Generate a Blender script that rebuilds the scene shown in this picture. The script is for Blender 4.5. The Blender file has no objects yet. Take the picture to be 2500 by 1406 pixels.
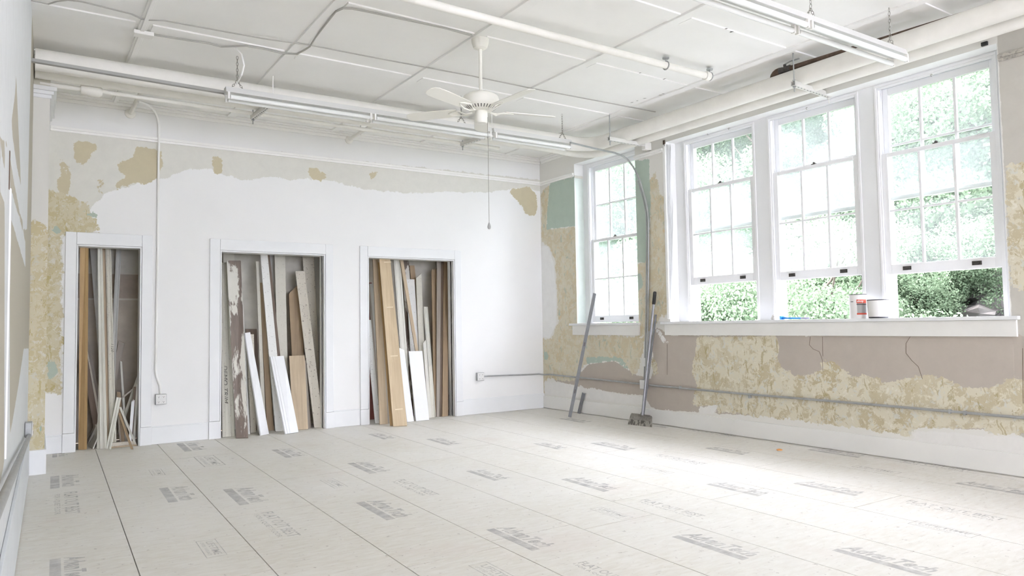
import bpy, math, random
import numpy as np
from mathutils import Vector, Matrix
random.seed(7); rng = np.random.default_rng(11)
scn = bpy.context.scene
COL = scn.collection

# ------------------------------------------------------------------ camera
F_PX = 1771.2167; CAM = np.array([-5.948358, -8.298564, 1.165368])
YAW, PITCH, ROLL = 0.5808021, 0.05060406, -0.01594013
def cam_axes():
    cy, sy = math.cos(YAW), math.sin(YAW); cp, sp = math.cos(PITCH), math.sin(PITCH)
    f = np.array([sy*cp, cy*cp, sp]); r = np.array([cy, -sy, 0.]); u = np.cross(r, f)
    c, s = math.cos(ROLL), math.sin(ROLL)
    return c*r+s*u, -s*r+c*u, f
CR, CU, CF = cam_axes()
cd = bpy.data.cameras.new('camera'); cam = bpy.data.objects.new('camera', cd); COL.objects.link(cam)
cam.matrix_world = Matrix(((CR[0], CU[0], -CF[0], CAM[0]), (CR[1], CU[1], -CF[1], CAM[1]), (CR[2], CU[2], -CF[2], CAM[2]), (0, 0, 0, 1)))
cd.sensor_width = 36; cd.sensor_fit = 'HORIZONTAL'; cd.lens = F_PX/2500*36; cd.clip_start = .02; cd.clip_end = 300
scn.camera = cam

# ------------------------------------------------------------------ world and light
EXPOSURE = 2.36
world = bpy.data.worlds.new('overcast_sky'); scn.world = world; world.use_nodes = True
wn = world.node_tree.nodes; wl = world.node_tree.links
bg = wn['Background']; tc = wn.new('ShaderNodeTexCoord'); sx = wn.new('ShaderNodeSeparateXYZ'); cr = wn.new('ShaderNodeValToRGB')
wl.new(tc.outputs['Generated'], sx.inputs[0]); wl.new(sx.outputs['Z'], cr.inputs[0]); wl.new(cr.outputs[0], bg.inputs[0])
cr.color_ramp.elements[0].position = 0.0; cr.color_ramp.elements[0].color = (.84, .86, 1.0, 1)
cr.color_ramp.elements[1].position = .7; cr.color_ramp.elements[1].color = (1, .99, 1.10, 1)
bg.inputs[1].default_value = 4.2
sun_d = bpy.data.lights.new('hazy_sun', 'SUN'); sun_d.energy = 5.0; sun_d.angle = math.radians(25); sun_d.color = (1, .97, .97)
sun = bpy.data.objects.new('hazy_sun', sun_d); COL.objects.link(sun); sun.rotation_euler = Vector((.62, -.18, -.76)).to_track_quat('-Z', 'Y').to_euler()
vs = scn.view_settings; vs.view_transform = 'Standard'; vs.look = 'None'; vs.exposure = EXPOSURE; vs.gamma = 1; vs.use_curve_mapping = False
cy = scn.cycles; cy.use_denoising = True; cy.max_bounces = 14; cy.diffuse_bounces = 10; cy.glossy_bounces = 3
cy.transparent_max_bounces = 12; cy.transmission_bounces = 4; cy.sample_clamp_indirect = 8; cy.caustics_reflective = False; cy.caustics_refractive = False

# ------------------------------------------------------------------ frames: far wall is y=0, window wall runs along Y1 from the corner
A1 = -0.008418916; H = 3.51
Y1 = np.array([math.sin(A1), math.cos(A1), 0]); N1 = np.array([math.cos(A1), -math.sin(A1), 0])
A2 = 0.017641576; Y2 = np.array([math.sin(A2), math.cos(A2), 0]); X2 = np.array([math.cos(A2), -math.sin(A2), 0])
def FW(x, y, z): return np.array([x, y, z], float)                 # plain world
def RW(s, d, z): return -s*Y1 + d*N1 + np.array([0, 0, z])          # window wall: s along, d outwards
LO = np.array([-5.995, -1.132, 0]); LD = np.array([.013, 1, 0]); LD = LD/np.linalg.norm(LD); LN = np.array([LD[1], -LD[0], 0])
def LW(s, d, z): return LO - s*LD + d*LN + np.array([0, 0, z])      # left wall: s towards the viewer, d into the room
def ray(u, v): return CF + (u-1250)/F_PX*CR + (703-v)/F_PX*CU
def hit(u, v, n, d):
    r = ray(u, v); return CAM + r*((d-CAM@n)/(r@n))
def far(u, v, y=0.): return hit(u, v, np.array([0, 1., 0]), y)
def rgt(u, v, d=0.): return hit(u, v, N1, d)
def lvl(u, v, z=0.): return hit(u, v, np.array([0, 0, 1.]), z)
def lft(u, v, d=0.): return hit(u, v, LN, LO@LN+d)
def rgt_sz(u, v, d=0.):
    P = rgt(u, v, d); return -(P@Y1), P[2]
def lft_sz(u, v, d=0.):
    P = lft(u, v, d); return -((P-LO)@LD), P[2]
def far_xz(u, v, y=0.):
    P = far(u, v, y); return P[0], P[2]

# ------------------------------------------------------------------ mesh helper
class MB:
    def __init__(self): self.v = []; self.f = []; self.sm = []
    def add(self, vs, fs, smooth=False):
        b = len(self.v); self.v += [tuple(map(float, p)) for p in vs]
        self.f += [tuple(b+i for i in f) for f in fs]; self.sm += [smooth]*len(fs); return self
    def hexa(self, p):
        return self.add(p, [(0, 3, 2, 1), (4, 5, 6, 7), (0, 1, 5, 4), (1, 2, 6, 5), (2, 3, 7, 6), (3, 0, 4, 7)])
    def box(self, fr, a, b, c):
        P = [fr(x, y, z) for z in c for (x, y) in ((a[0], b[0]), (a[1], b[0]), (a[1], b[1]), (a[0], b[1]))]
        return self.hexa(P)
    def tube(self, pts, r, n=10, cap=True, smooth=True):
        pts = [np.array(p, float) for p in pts]; rs = r if isinstance(r, (list, tuple)) else [r]*len(pts)
        rings = []; t0 = pts[1]-pts[0]; t0 /= np.linalg.norm(t0)
        up = np.array([0, 0, 1.]) if abs(t0[2]) < .9 else np.array([1., 0, 0])
        nrm = np.cross(t0, up); nrm /= np.linalg.norm(nrm)
        for i, p in enumerate(pts):
            if i == 0: t = pts[1]-p
            elif i == len(pts)-1: t = p-pts[i-1]
            else:
                a = p-pts[i-1]; b_ = pts[i+1]-p; t = a/np.linalg.norm(a)+b_/np.linalg.norm(b_)
            t = t/np.linalg.norm(t); nrm = nrm-(nrm@t)*t; nrm /= np.linalg.norm(nrm); bn = np.cross(t, nrm)
            rings.append([p+rs[i]*(math.cos(2*math.pi*k/n)*nrm+math.sin(2*math.pi*k/n)*bn) for k in range(n)])
        vs = [q for ring in rings for q in ring]; fs = []
        for i in range(len(rings)-1):
            for k in range(n):
                a = i*n+k; b_ = i*n+(k+1) % n; fs.append((a, b_, b_+n, a+n))
        self.add(vs, fs, smooth)
        if cap:
            self.add(rings[0], [tuple(range(n))[::-1]]); self.add(rings[-1], [tuple(range(n))])
        return self
    def lathe(self, prof, c, n=32, smooth=True, ax=(0, 0, 1)):
        c = np.array(c, float); ax = np.array(ax, float); ax /= np.linalg.norm(ax)
        e = np.array([1., 0, 0]) if abs(ax[0]) < .9 else np.array([0, 1., 0]); e = e-(e@ax)*ax; e /= np.linalg.norm(e); g = np.cross(ax, e)
        vs = [c+z*ax+r*(math.cos(2*math.pi*k/n)*e+math.sin(2*math.pi*k/n)*g) for (r, z) in prof for k in range(n)]
        fs = []
        for i in range(len(prof)-1):
            for k in range(n):
                a = i*n+k; b_ = i*n+(k+1) % n; fs.append((a, b_, b_+n, a+n))
        self.add(vs, fs, smooth)
        if prof[0][0] > 1e-4: self.add(vs[:n], [tuple(range(n))[::-1]])
        if prof[-1][0] > 1e-4: self.add(vs[-n:], [tuple(range(n))])
        return self
    def build(self, name, m, parent=None, label=None, cat=None, group=None, kind=None, bevel=0., base=None):
        V = np.array(self.v)
        if parent is not None: o0 = np.array(parent.get('_w', (0, 0, 0)))
        elif kind == 'structure': o0 = np.zeros(3)
        else: o0 = np.array([(V[:, 0].min()+V[:, 0].max())/2, (V[:, 1].min()+V[:, 1].max())/2, V[:, 2].min()]) if base is None else np.array(base, float)
        me = bpy.data.meshes.new(name); me.from_pydata([tuple(p) for p in V-o0], [], self.f)
        me.polygons.foreach_set('use_smooth', self.sm); me.materials.append(m)
        if any(self.sm) and not all(self.sm): pass
        me.update()
        if any(self.sm): me.set_sharp_from_angle(angle=math.radians(40))
        o = bpy.data.objects.new(name, me); COL.objects.link(o)
        if parent is not None: o.parent = parent; o['_w'] = [float(q) for q in o0]
        else: o.location = o0; o['_w'] = [float(q) for q in o0]
        if bevel:
            b = o.modifiers.new('bevel', 'BEVEL'); b.width = bevel; b.segments = 2; b.limit_method = 'ANGLE'; b.angle_limit = math.radians(50)
        tag(o, label, cat, group, kind); return o
def tag(o, label=None, cat=None, group=None, kind=None):
    if label: o['label'] = label
    if cat: o['category'] = cat
    if group: o['group'] = group
    if kind: o['kind'] = kind
    return o
def empty(name, loc, label=None, cat=None, group=None, kind=None):
    o = bpy.data.objects.new(name, None); COL.objects.link(o); o.location = tuple(map(float, loc)); o.empty_display_size = .1
    o['_w'] = [float(q) for q in loc]; return tag(o, label, cat, group, kind)
def lerp(a, b, t): return np.array(a)*(1-t)+np.array(b)*t

# ------------------------------------------------------------------ materials
def srgb(c):
    return tuple(((x/255)/12.92 if x/255 <= .04045 else ((x/255+.055)/1.055)**2.4) for x in c)
class NT:
    def __init__(self, name):
        self.m = bpy.data.materials.new(name); self.m.use_nodes = True; self.t = self.m.node_tree; self.n = self.t.nodes; self.l = self.t.links
        self.b = self.n['Principled BSDF']; self.out = self.n['Material Output']
    def node(self, typ, **kw):
        x = self.n.new(typ)
        for k, v in kw.items(): setattr(x, k, v)
        return x
    def noise(self, vec, scale, detail=4, rough=.6, dist=0.):
        x = self.node('ShaderNodeTexNoise'); x.inputs['Scale'].default_value = scale; x.inputs['Detail'].default_value = detail
        x.inputs['Roughness'].default_value = rough; x.inputs['Distortion'].default_value = dist
        if vec is not None: self.l.new(vec, x.inputs['Vector'])
        return x.outputs['Fac']
    def math(self, op, a, b=0., c=None, clamp=False):
        x = self.node('ShaderNodeMath', operation=op, use_clamp=clamp)
        for i, q in enumerate((a, b, c)):
            if q is None: continue
            if hasattr(q, 'links'): self.l.new(q, x.inputs[i])
            else: x.inputs[i].default_value = q
        return x.outputs[0]
    def mix(self, fac, a, b):
        x = self.node('ShaderNodeMix', data_type='RGBA')
        for i, q in ((0, fac), (6, a), (7, b)):
            if hasattr(q, 'links'): self.l.new(q, x.inputs[i])
            elif i: x.inputs[i].default_value = (*q, 1)
            else: x.inputs[i].default_value = q
        return x.outputs[2]
    def ramp(self, fac, stops, interp='LINEAR'):
        x = self.node('ShaderNodeValToRGB'); x.color_ramp.interpolation = interp; e = x.color_ramp.elements
        while len(e) < len(stops): e.new(.5)
        for q, (p, c) in zip(e, stops): q.position = p; q.color = (*c, 1) if not isinstance(c, (int, float)) else (c, c, c, 1)
        self.l.new(fac, x.inputs[0]); return x.outputs[0]
    def obj(self, scale=(1, 1, 1), kind='Object'):
        c = self.node('ShaderNodeTexCoord'); mp = self.node('ShaderNodeMapping'); mp.inputs['Scale'].default_value = scale
        self.l.new(c.outputs[kind], mp.inputs[0]); return mp.outputs[0]
    def pos(self, scale=(1, 1, 1)):
        g = self.node('ShaderNodeNewGeometry'); mp = self.node('ShaderNodeMapping'); mp.inputs['Scale'].default_value = scale
        self.l.new(g.outputs['Position'], mp.inputs[0]); return mp.outputs[0]
    def color(self, c):
        if hasattr(c, 'links'): self.l.new(c, self.b.inputs['Base Color'])
        else: self.b.inputs['Base Color'].default_value = (*c, 1)
    def rough(self, r): self.b.inputs['Roughness'].default_value = r; return self
    def bump(self, h, strength=.2, dist=.01):
        x = self.node('ShaderNodeBump'); x.inputs['Strength'].default_value = strength; x.inputs['Distance'].default_value = dist
        self.l.new(h, x.inputs['Height']); self.l.new(x.outputs[0], self.b.inputs['Normal'])
def simple(name, c, rough=.6, metal=0., var=.0, scale=8, spec=.3, bump=0.):
    m = NT(name); m.rough(rough); m.b.inputs['Metallic'].default_value = metal; m.b.inputs['Specular IOR Level'].default_value = spec
    if var:
        n = m.noise(m.pos(), scale, 5); a = tuple(max(0, x*(1-var)) for x in c); b = tuple(min(1, x*(1+var)) for x in c)
        m.color(m.ramp(n, [(.3, a), (.7, b)]))
        if bump: m.bump(n, bump, .004)
    else: m.color(c)
    return m.m
WHITE = (.83, .83, .82)
M = {}
M['trim'] = simple('trim_paint', (.79, .80, .81), .45, var=.02, scale=3, bump=.1)
M['sash'] = simple('sash_paint', (.85, .855, .87), .45)
M['ceil'] = simple('ceiling_paint', (.87, .865, .845), .8, var=.015, scale=2.5)
M['batten'] = simple('batten_paint', (.87, .865, .845), .7, var=.015, scale=5)
M['gap'] = simple('dark_gap', (.16, .11, .08), .9)
M['pipe'] = simple('painted_pipe_wrap', (.80, .785, .74), .75, var=.04, scale=6, bump=.3)
M['steelpaint'] = simple('painted_steel', (.82, .81, .78), .4)
M['housing'] = simple('light_housing_enamel', (.68, .68, .665), .45)
M['strut'] = simple('hanger_steel', (.66, .65, .62), .5)
M['galv'] = simple('galvanised_steel', (.40, .41, .41), .45, metal=.4, var=.12, scale=14)
M['stud'] = simple('steel_stud_metal', (.20, .205, .215), .45, metal=.45, var=.12, scale=9)
M['grey'] = simple('grey_raceway', (.36, .36, .34), .6)
M['chain'] = simple('chain_metal', (.30, .29, .26), .45, metal=.6)
M['rust'] = simple('rusty_iron', (.12, .085, .065), .7, metal=.3, var=.35, scale=25, bump=.4)
M['dark'] = simple('dark_metal', (.09, .085, .08), .5, metal=.4, var=.3, scale=40)
M['fan'] = simple('fan_enamel', (.82, .81, .75), .35)
M['tube'] = simple('fluorescent_glass', (.78, .79, .78), .25, spec=.4)
M['black'] = simple('black_rubber', (.035, .035, .035), .6)
M['wire'] = simple('wire_sheath', (.42, .41, .38), .6)
M['outlet'] = simple('outlet_plastic', (.74, .74, .73), .4)
M['slot'] = simple('outlet_slots', (.10, .10, .10), .7)
M['plaster'] = simple('closet_plaster', (.64, .62, .56), .9, var=.14, scale=4, bump=.3)
M['plaster_dark'] = simple('closet_bare_plaster', (.46, .40, .34), .95, var=.12, scale=7, bump=.4)
M['blue'] = simple('blue_plastic', (.03, .24, .62), .35)
M['violet'] = simple('grey_violet_grip', (.35, .33, .50), .5)
M['rubble'] = simple('plaster_lump', (.62, .60, .58), .9, var=.1, scale=60, bump=.5)
M['can'] = simple('can_paper', (.80, .79, .78), .5)
M['red'] = simple('label_red', (.62, .10, .06), .5)
M['labelgrey'] = simple('label_grey', (.42, .42, .42), .5)
M['labeldark'] = simple('label_dark', (.12, .11, .11), .5)
M['rimdark'] = simple('rim_dark', (.06, .06, .07), .4)
M['orange'] = simple('orange_chip', (.85, .42, .15), .7)
M['rockm'] = simple('rock', (.13, .12, .115), .9, var=.35, scale=3, bump=.6)
M['bark'] = simple('bark', (.09, .075, .062), .9, var=.25, scale=10)
M['soil'] = simple('hill_soil', (.05, .065, .04), 1., var=.4, scale=1.5)

def wood(name, base, dark, grain=28, knots=True, rough=.6):
    m = NT(name); m.rough(rough); v = m.obj((1, 1, .06)); n = m.noise(v, grain, 6, .6, .4); c = m.ramp(n, [(.28, dark), (.62, base)])
    if knots:
        k = m.noise(m.obj((1, 1, .35)), 9, 2, .5); c = m.mix(m.ramp(k, [(.70, 0.), (.76, .7)]), c, tuple(x*.5 for x in dark))
    big = m.noise(m.obj(), 3.2, 3); c = m.mix(m.ramp(big, [(.45, 0.), (.7, .35)]), c, dark)
    m.color(c); m.bump(n, .15, .002); return m.m
def peel(name, paint, under, amount=.5, scale=7, speck=.0):
    m = NT(name); m.rough(.55); v = m.obj((1, 1, .28)); n = m.noise(v, scale, 7, .62, .3)
    f = m.ramp(n, [(amount-.012, 0.), (amount+.012, 1.)])
    g = m.noise(m.obj((1, 1, .1)), 30, 4); u = m.ramp(g, [(.3, tuple(x*.7 for x in under)), (.7, under)])
    p = m.mix(m.ramp(m.noise(m.obj(), 14, 5), [(.4, 0.), (.8, .35)]), paint, tuple(x*.85 for x in paint))
    c = m.mix(f, u, p)
    if speck:
        s = m.noise(m.obj(), 55, 3, .5); c = m.mix(m.ramp(s, [(.64, 0.), (.67, speck)]), c, tuple(x*.5 for x in under))
    m.color(c); m.bump(f, .35, .003); return m.m
M['oak'] = wood('pale_new_wood', (.62, .50, .34), (.52, .40, .26), 40, False)
M['honey'] = wood('honey_wood', (.50, .34, .16), (.40, .26, .12), 30)
M['pine'] = wood('weathered_pine', (.58, .47, .33), (.40, .31, .21), 20)
M['tan'] = wood('tan_board', (.43, .32, .20), (.29, .21, .135), 18)
M['brown'] = wood('brown_board', (.20, .145, .105), (.12, .088, .066), 18)
M['greywood'] = wood('grey_board', (.42, .38, .33), (.31, .27, .23), 18)
M['redwood'] = simple('red_painted_board', (.25, .09, .075), .6, var=.15, scale=9)
M['cream'] = peel('cream_trim_paint', (.66, .64, .56), (.42, .34, .26), .30, 6, .3)
M['creamfresh'] = peel('cream_moulding_paint', (.70, .69, .63), (.5, .42, .33), .22, 6)
M['greypaint'] = peel('grey_white_paint', (.60, .60, .57), (.4, .36, .3), .25, 5)
M['whiteboard'] = simple('white_board_paint', (.84, .85, .87), .4, var=.015, scale=12)
M['peelbrown'] = peel('peeling_white_over_brown', (.72, .70, .64), (.25, .20, .17), .50, 4.5)
M['peelcream'] = peel('chipped_cream_over_brown', (.68, .64, .55), (.26, .20, .165), .38, 7, .8)
M['peelwhite'] = peel('scuffed_white_over_grey', (.78, .78, .76), (.4, .36, .32), .36, 5, .5)

# glass: dusty pane, clear part and milky film
def glass(name, film):
    m = NT(name); m.n.remove(m.b)
    tr = m.node('ShaderNodeBsdfTransparent'); tl = m.node('ShaderNodeBsdfTranslucent'); gl = m.node('ShaderNodeBsdfGlossy'); df = m.node('ShaderNodeBsdfDiffuse')
    tl.inputs[0].default_value = (.66, .70, .70, 1); df.inputs[0].default_value = (.6, .62, .62, 1); gl.inputs['Roughness'].default_value = .06
    tr.inputs[0].default_value = (.97, .985, .975, 1)
    a = m.node('ShaderNodeMixShader'); b = m.node('ShaderNodeMixShader'); c = m.node('ShaderNodeMixShader')
    n1 = m.noise(m.pos((1, 1, .35)), 3.0, 6, .65); n2 = m.noise(m.pos((6, 6, .5)), 4.0, 3)
    f = m.math('MULTIPLY', m.math('ADD', m.ramp(n1, [(.30, .72), (.72, 1.25)]), m.math('MULTIPLY', n2, .25)), film, clamp=True)
    b.inputs[0].default_value = .25; m.l.new(tl.outputs[0], b.inputs[1]); m.l.new(df.outputs[0], b.inputs[2])
    m.l.new(f, a.inputs[0]); m.l.new(tr.outputs[0], a.inputs[1]); m.l.new(b.outputs[0], a.inputs[2])
    lw = m.node('ShaderNodeLayerWeight'); lw.inputs[0].default_value = .12
    m.l.new(m.math('MULTIPLY', lw.outputs['Fresnel'], .5), c.inputs[0]); m.l.new(a.outputs[0], c.inputs[1]); m.l.new(gl.outputs[0], c.inputs[2])
    m.l.new(c.outputs[0], m.out.inputs[0]); return m.m
M['glass_hazy'] = glass('hazy_glass', .09); M['glass_dirty'] = glass('milky_glass', .155)

def ink(name, c, alpha):
    m = NT(name); m.n.remove(m.b); tr = m.node('ShaderNodeBsdfTransparent'); df = m.node('ShaderNodeBsdfDiffuse'); df.inputs[0].default_value = (*c, 1)
    mx = m.node('ShaderNodeMixShader'); f = m.ramp(m.noise(m.pos(), 9, 6, .7), [(.32, alpha*.25), (.6, alpha)])
    m.l.new(f, mx.inputs[0]); m.l.new(tr.outputs[0], mx.inputs[1]); m.l.new(df.outputs[0], mx.inputs[2]); m.l.new(mx.outputs[0], m.out.inputs[0]); return m.m
M['ink'] = ink('faded_blue_grey_ink', (.36, .37, .43), .36); M['pen'] = ink('marker_ink', (.05, .05, .05), .95)

def floor_mat():
    m = NT('strand_board'); m.rough(.55); m.b.inputs['Specular IOR Level'].default_value = .35
    v = m.pos((9, 26, 1)); vo = m.node('ShaderNodeTexVoronoi'); vo.inputs['Scale'].default_value = 2.2; m.l.new(v, vo.inputs['Vector'])
    n = m.noise(m.pos((3, 12, 1)), 3, 6, .6, .5)
    sep = m.node('ShaderNodeSeparateColor'); m.l.new(vo.outputs['Color'], sep.inputs[0])
    c = m.mix(m.ramp(sep.outputs[0], [(0, 0.), (1, .55)]), (.73, .71, .655), (.79, .775, .735))
    c = m.mix(m.ramp(n, [(.35, .45), (.6, 0.)]), c, (.60, .555, .475))
    dust = m.noise(m.pos(), .8, 4, .6); c = m.mix(m.ramp(dust, [(.35, 0.), (.7, .65)]), c, (.81, .80, .78))
    pink = m.noise(m.pos(), 1.3, 3, .5); c = m.mix(m.ramp(pink, [(.62, 0.), (.74, .22)]), c, (.66, .54, .50))
    sp = m.noise(m.pos(), 26, 4, .6); c = m.mix(m.ramp(sp, [(.64, 0.), (.69, .6)]), c, (.42, .38, .36))
    sc = m.noise(m.pos((1.3, 9, 1)), 5, 5, .7); c = m.mix(m.ramp(sc, [(.61, 0.), (.66, .45)]), c, (.48, .44, .40))
    wsp = m.noise(m.pos((1, 1, 1)), 17, 2, .5); c = m.mix(m.ramp(wsp, [(.74, 0.), (.77, .6)]), c, (.86, .86, .85))
    m.color(c); m.bump(n, .08, .002); return m.m
M['floor'] = floor_mat()

def mottle(m, kind, P):
    """flaking layers of old paint and glue, crisp edges at several scales"""
    PV = m.pos((1, 1, .45))
    def crisp(src, at, amt=1., w=.008): return m.ramp(src, [(at-w, 0.), (at+w, amt)])
    a = m.noise(P, 7., 12, .74, .5); b = m.noise(P, 17., 10, .74, .6); c_ = m.noise(PV, 16., 8, .70, .6); d = m.noise(PV, 38., 6, .65, .3); e = m.noise(P, 2.0, 4, .6)
    pal = {'right_low': ((.50, .43, .28), (.69, .65, .53), (.64, .64, .59), (.38, .31, .15), (.77, .74, .65), (.33, .26, .16)),
           'right_left': ((.60, .52, .36), (.66, .62, .50), (.68, .64, .56), (.40, .48, .42), (.70, .55, .34), (.60, .44, .30)),
           'left': ((.54, .47, .29), (.62, .57, .43), (.66, .64, .58), (.44, .36, .14), (.60, .59, .54), (.34, .29, .18))}[kind]
    c = m.mix(m.ramp(e, [(.35, 0.), (.65, 1.)]), pal[0], tuple(x*.5+y*.5 for x, y in zip(pal[0], pal[1])))
    c = m.mix(crisp(a, .49, .9), c, pal[1]); c = m.mix(crisp(b, .57, .85), c, pal[2]); c = m.mix(crisp(c_, .60, .65), c, pal[3])
    c = m.mix(crisp(m.math('SUBTRACT', 1., b), .60, .7), c, pal[4]); c = m.mix(crisp(d, .66, .5), c, pal[5]); return c

def layered(name, base, layers, kind, bumpy=.25):
    """base paint; each layer (attr, colour or 'mottle', edge raggedness) shows where its signed distance is positive"""
    m = NT(name); m.rough(.8); m.b.inputs['Specular IOR Level'].default_value = .15; P = m.pos()
    rag = m.noise(P, 9, 8, .68, .4); rag2 = m.noise(P, 45, 4, .6); big = m.noise(P, 1.7, 3)
    c = m.mix(m.ramp(big, [(.35, 0.), (.7, .5)]), base, tuple(x*.965 for x in base)); H_ = None
    for attr, col, edge in layers:
        a = m.node('ShaderNodeAttribute'); a.attribute_name = attr
        e = m.math('ADD', m.math('MULTIPLY', m.math('SUBTRACT', rag, .5), edge), m.math('MULTIPLY', m.math('SUBTRACT', rag2, .5), edge*.25))
        f = m.math('MULTIPLY', m.math('ADD', a.outputs['Fac'], e), 260., clamp=True)
        cc = mottle(m, kind if col == 'mottle' else col[7:], P) if isinstance(col, str) else m.mix(m.ramp(rag, [(.35, 0.), (.7, .6)]), col, tuple(x*.9 for x in col))
        c = m.mix(f, c, cc); H_ = f if H_ is None else m.math('ADD', H_, m.math('MULTIPLY', f, .6))
    m.color(c)
    if H_ is not None: m.bump(m.math('MULTIPLY', H_, -1), bumpy, .004)
    return m.m

def sdist(P, poly):
    """signed distance (+ inside) of 2D points to a polygon"""
    poly = np.array(poly, float); d = np.full(len(P), 1e9); ins = np.zeros(len(P), bool)
    for a, b in zip(poly, np.roll(poly, -1, 0)):
        ab = b-a; t = np.clip(((P-a)@ab)/max(ab@ab, 1e-12), 0, 1); d = np.minimum(d, np.hypot(*(P-(a+t[:, None]*ab)).T))
        cnd = (a[1] > P[:, 1]) != (b[1] > P[:, 1]); xi = (b[0]-a[0])*(P[:, 1]-a[1])/np.where(b[1] == a[1], 1e-9, b[1]-a[1])+a[0]
        ins ^= cnd & (P[:, 0] < xi)
    return np.where(ins, d, -d)
def cuts(lo, hi, step, forced):
    c = sorted(set([round(q, 4) for q in [lo, hi]+[f for f in forced if lo < f < hi]])); out = []
    for a, b in zip(c, c[1:]):
        n = max(1, int(math.ceil((b-a)/step))); out += [a+(b-a)*i/n for i in range(n)]
    return out+[hi]
def wall_sheet(name, fr, m, arange, zrange, holes, layers, step=.045):
    """gridded wall face with openings; layers = {attr: [polygons]} in wall coordinates"""
    A = cuts(*arange, step, [h[i] for h in holes for i in (0, 1)]); Z = cuts(*zrange, step, [h[i] for h in holes for i in (2, 3)])
    G = np.array([(a, z) for z in Z for a in A]); mb = MB(); mb.v = [tuple(fr(a, 0, z)) for a, z in G]; na = len(A)
    for j in range(len(Z)-1):
        for i in range(na-1):
            ca, cz = (A[i]+A[i+1])/2, (Z[j]+Z[j+1])/2
            if any(h[0] < ca < h[1] and h[2] < cz < h[3] for h in holes): continue
            q = j*na+i; mb.f.append((q, q+1, q+1+na, q+na))
    mb.sm = [False]*len(mb.f); o = mb.build(name, m, kind='structure')
    for attr, polys in layers.items():
        s = np.max([sdist(G, p) for p in polys], 0) if polys else np.full(len(G), -1.)
        at = o.data.attributes.new(attr, 'FLOAT', 'POINT'); at.data.foreach_set('value', np.ascontiguousarray(s, dtype=np.float32))
    return o
FPX = lambda pts: [far_xz(u, v) for u, v in pts]
RPX = lambda pts: [rgt_sz(u, v) for u, v in pts]
LPX = lambda pts: [lft_sz(u, v) for u, v in pts]

# ================================================================== STRUCTURE
# ---- floor: strand-board sheets
X_SEAM0, S_SEAM = -5.4394, 1.2192*.45
fb = MB(); fb.box(FW, (-6.7, .7), (-15.6, .9), (-.12, -.019)); floor = fb.build('floor', M['gap'], kind='structure')
def strip_pt(k, t, z): return np.array([X_SEAM0, 0, 0]) + (k*S_SEAM)*np.array([1, 0, 0]) - t*Y2 + np.array([0, 0, z])
joint_px = {0: (170, 1203), 1: (373, 1182), 2: (620, 1246), 3: (640, 1062), 4: (1100, 1330), 5: (880, 1040), 6: (1130, 1091), 7: (1560, 1250), 8: (2185, 1210), 9: (1420, 1050), 10: (2393, 1218), 11: (2300, 1160)}
for k in range(-1, 12):
    if k+0 in joint_px: P = lvl(*joint_px[k]); t0 = -(P@Y2)
    else: t0 = 1.3
    t0 = t0 % 2.44; ts = [-.6]+[t for t in (t0-2.44, t0, t0+2.44, t0+4.88, t0+7.32, t0+9.76, t0+12.2) if -.55 < t < 14.9]+[15.3]
    for a, b in zip(ts, ts[1:]):
        x0, x1 = k-1, k
        if k == -1: x0 = -3.1
        mb = MB(); g = .0027
        P = [strip_pt(xx, tt, zz) for zz in (-.018, 0) for xx, tt in ((x0+g/S_SEAM, b-g), (x1-g/S_SEAM, b-g), (x1-g/S_SEAM, a+g), (x0+g/S_SEAM, a+g))]
        mb.hexa(P); mb.build('floor_panel', M['floor'], floor)

# ---- lettering printed on the sheets
def text_mesh(body, size=1., shear=0., bold=0.):
    cu = bpy.data.curves.new('t', 'FONT'); cu.body = body; cu.size = size; cu.shear = shear; cu.offset = bold; cu.resolution_u = 2; cu.fill_mode = 'FRONT'
    o = bpy.data.objects.new('t', cu); COL.objects.link(o); dg = bpy.context.evaluated_depsgraph_get(); dg.update()
    me = bpy.data.meshes.new_from_object(o.evaluated_get(dg)); V = [tuple(v.co) for v in me.vertices]; F = [tuple(p.vertices) for p in me.polygons]
    bpy.data.objects.remove(o); bpy.data.curves.remove(cu); bpy.data.meshes.remove(me); return np.array(V), F
TXT = {}
def get_txt(body, shear=0., bold=0.):
    if (body, shear) not in TXT:
        V, Fc = text_mesh(body, 1., shear, bold); V = V-[V[:, 0].min(), V[:, 1].min(), 0]; TXT[(body, shear)] = (V/[V[:, 0].max(), V[:, 1].max(), 1], Fc)
    return TXT[(body, shear)]
def stamp(kind, p0, p1):
    a, b = lvl(*p0, .0), lvl(*p1, .0); ex = b-a; L = np.linalg.norm(ex); ex /= L; ex = -Y2 if abs(ex@Y2) > .9 else ex; ey = np.array([-ex[1], ex[0], 0]); mb = MB(); ez = np.array([0, 0, .0009])
    def T(body, x0, x1, y0, y1, shear=0., bold=0.):
        V, Fc = get_txt(body, shear, bold); mb.add([a+ex*L*(x0+(x1-x0)*q[0])+ey*L*(y0+(y1-y0)*q[1])+ez for q in V], Fc)
    def Q(x0, x1, y0, y1):
        mb.add([a+ex*L*x+ey*L*y+ez for x, y in ((x0, y0), (x1, y0), (x1, y1), (x0, y1))], [(0, 1, 2, 3)])
    if kind == 'adv':
        Q(0, 1, -.02, .09); T('AdvanTech', 0, .97, .115, .33, .35, .035)
    elif kind == 'flat':
        T('FOR A QUIET FLOOR', .05, .95, 0, .055, 0, .01); T('FLAT OUT BEST', 0, 1, .085, .20, 0, .012)
    else:
        for q in ((0, 1, 0, .014), (0, 1, .286, .30), (0, .014, 0, .3), (.986, 1, 0, .3)): Q(*q)
        T('LIFETIME', .10, .90, .135, .245, 0, .01); T('LIMITED WARRANTY', .10, .90, .05, .10)
    mb.build('printed_lettering', M['ink'], floor)
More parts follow.
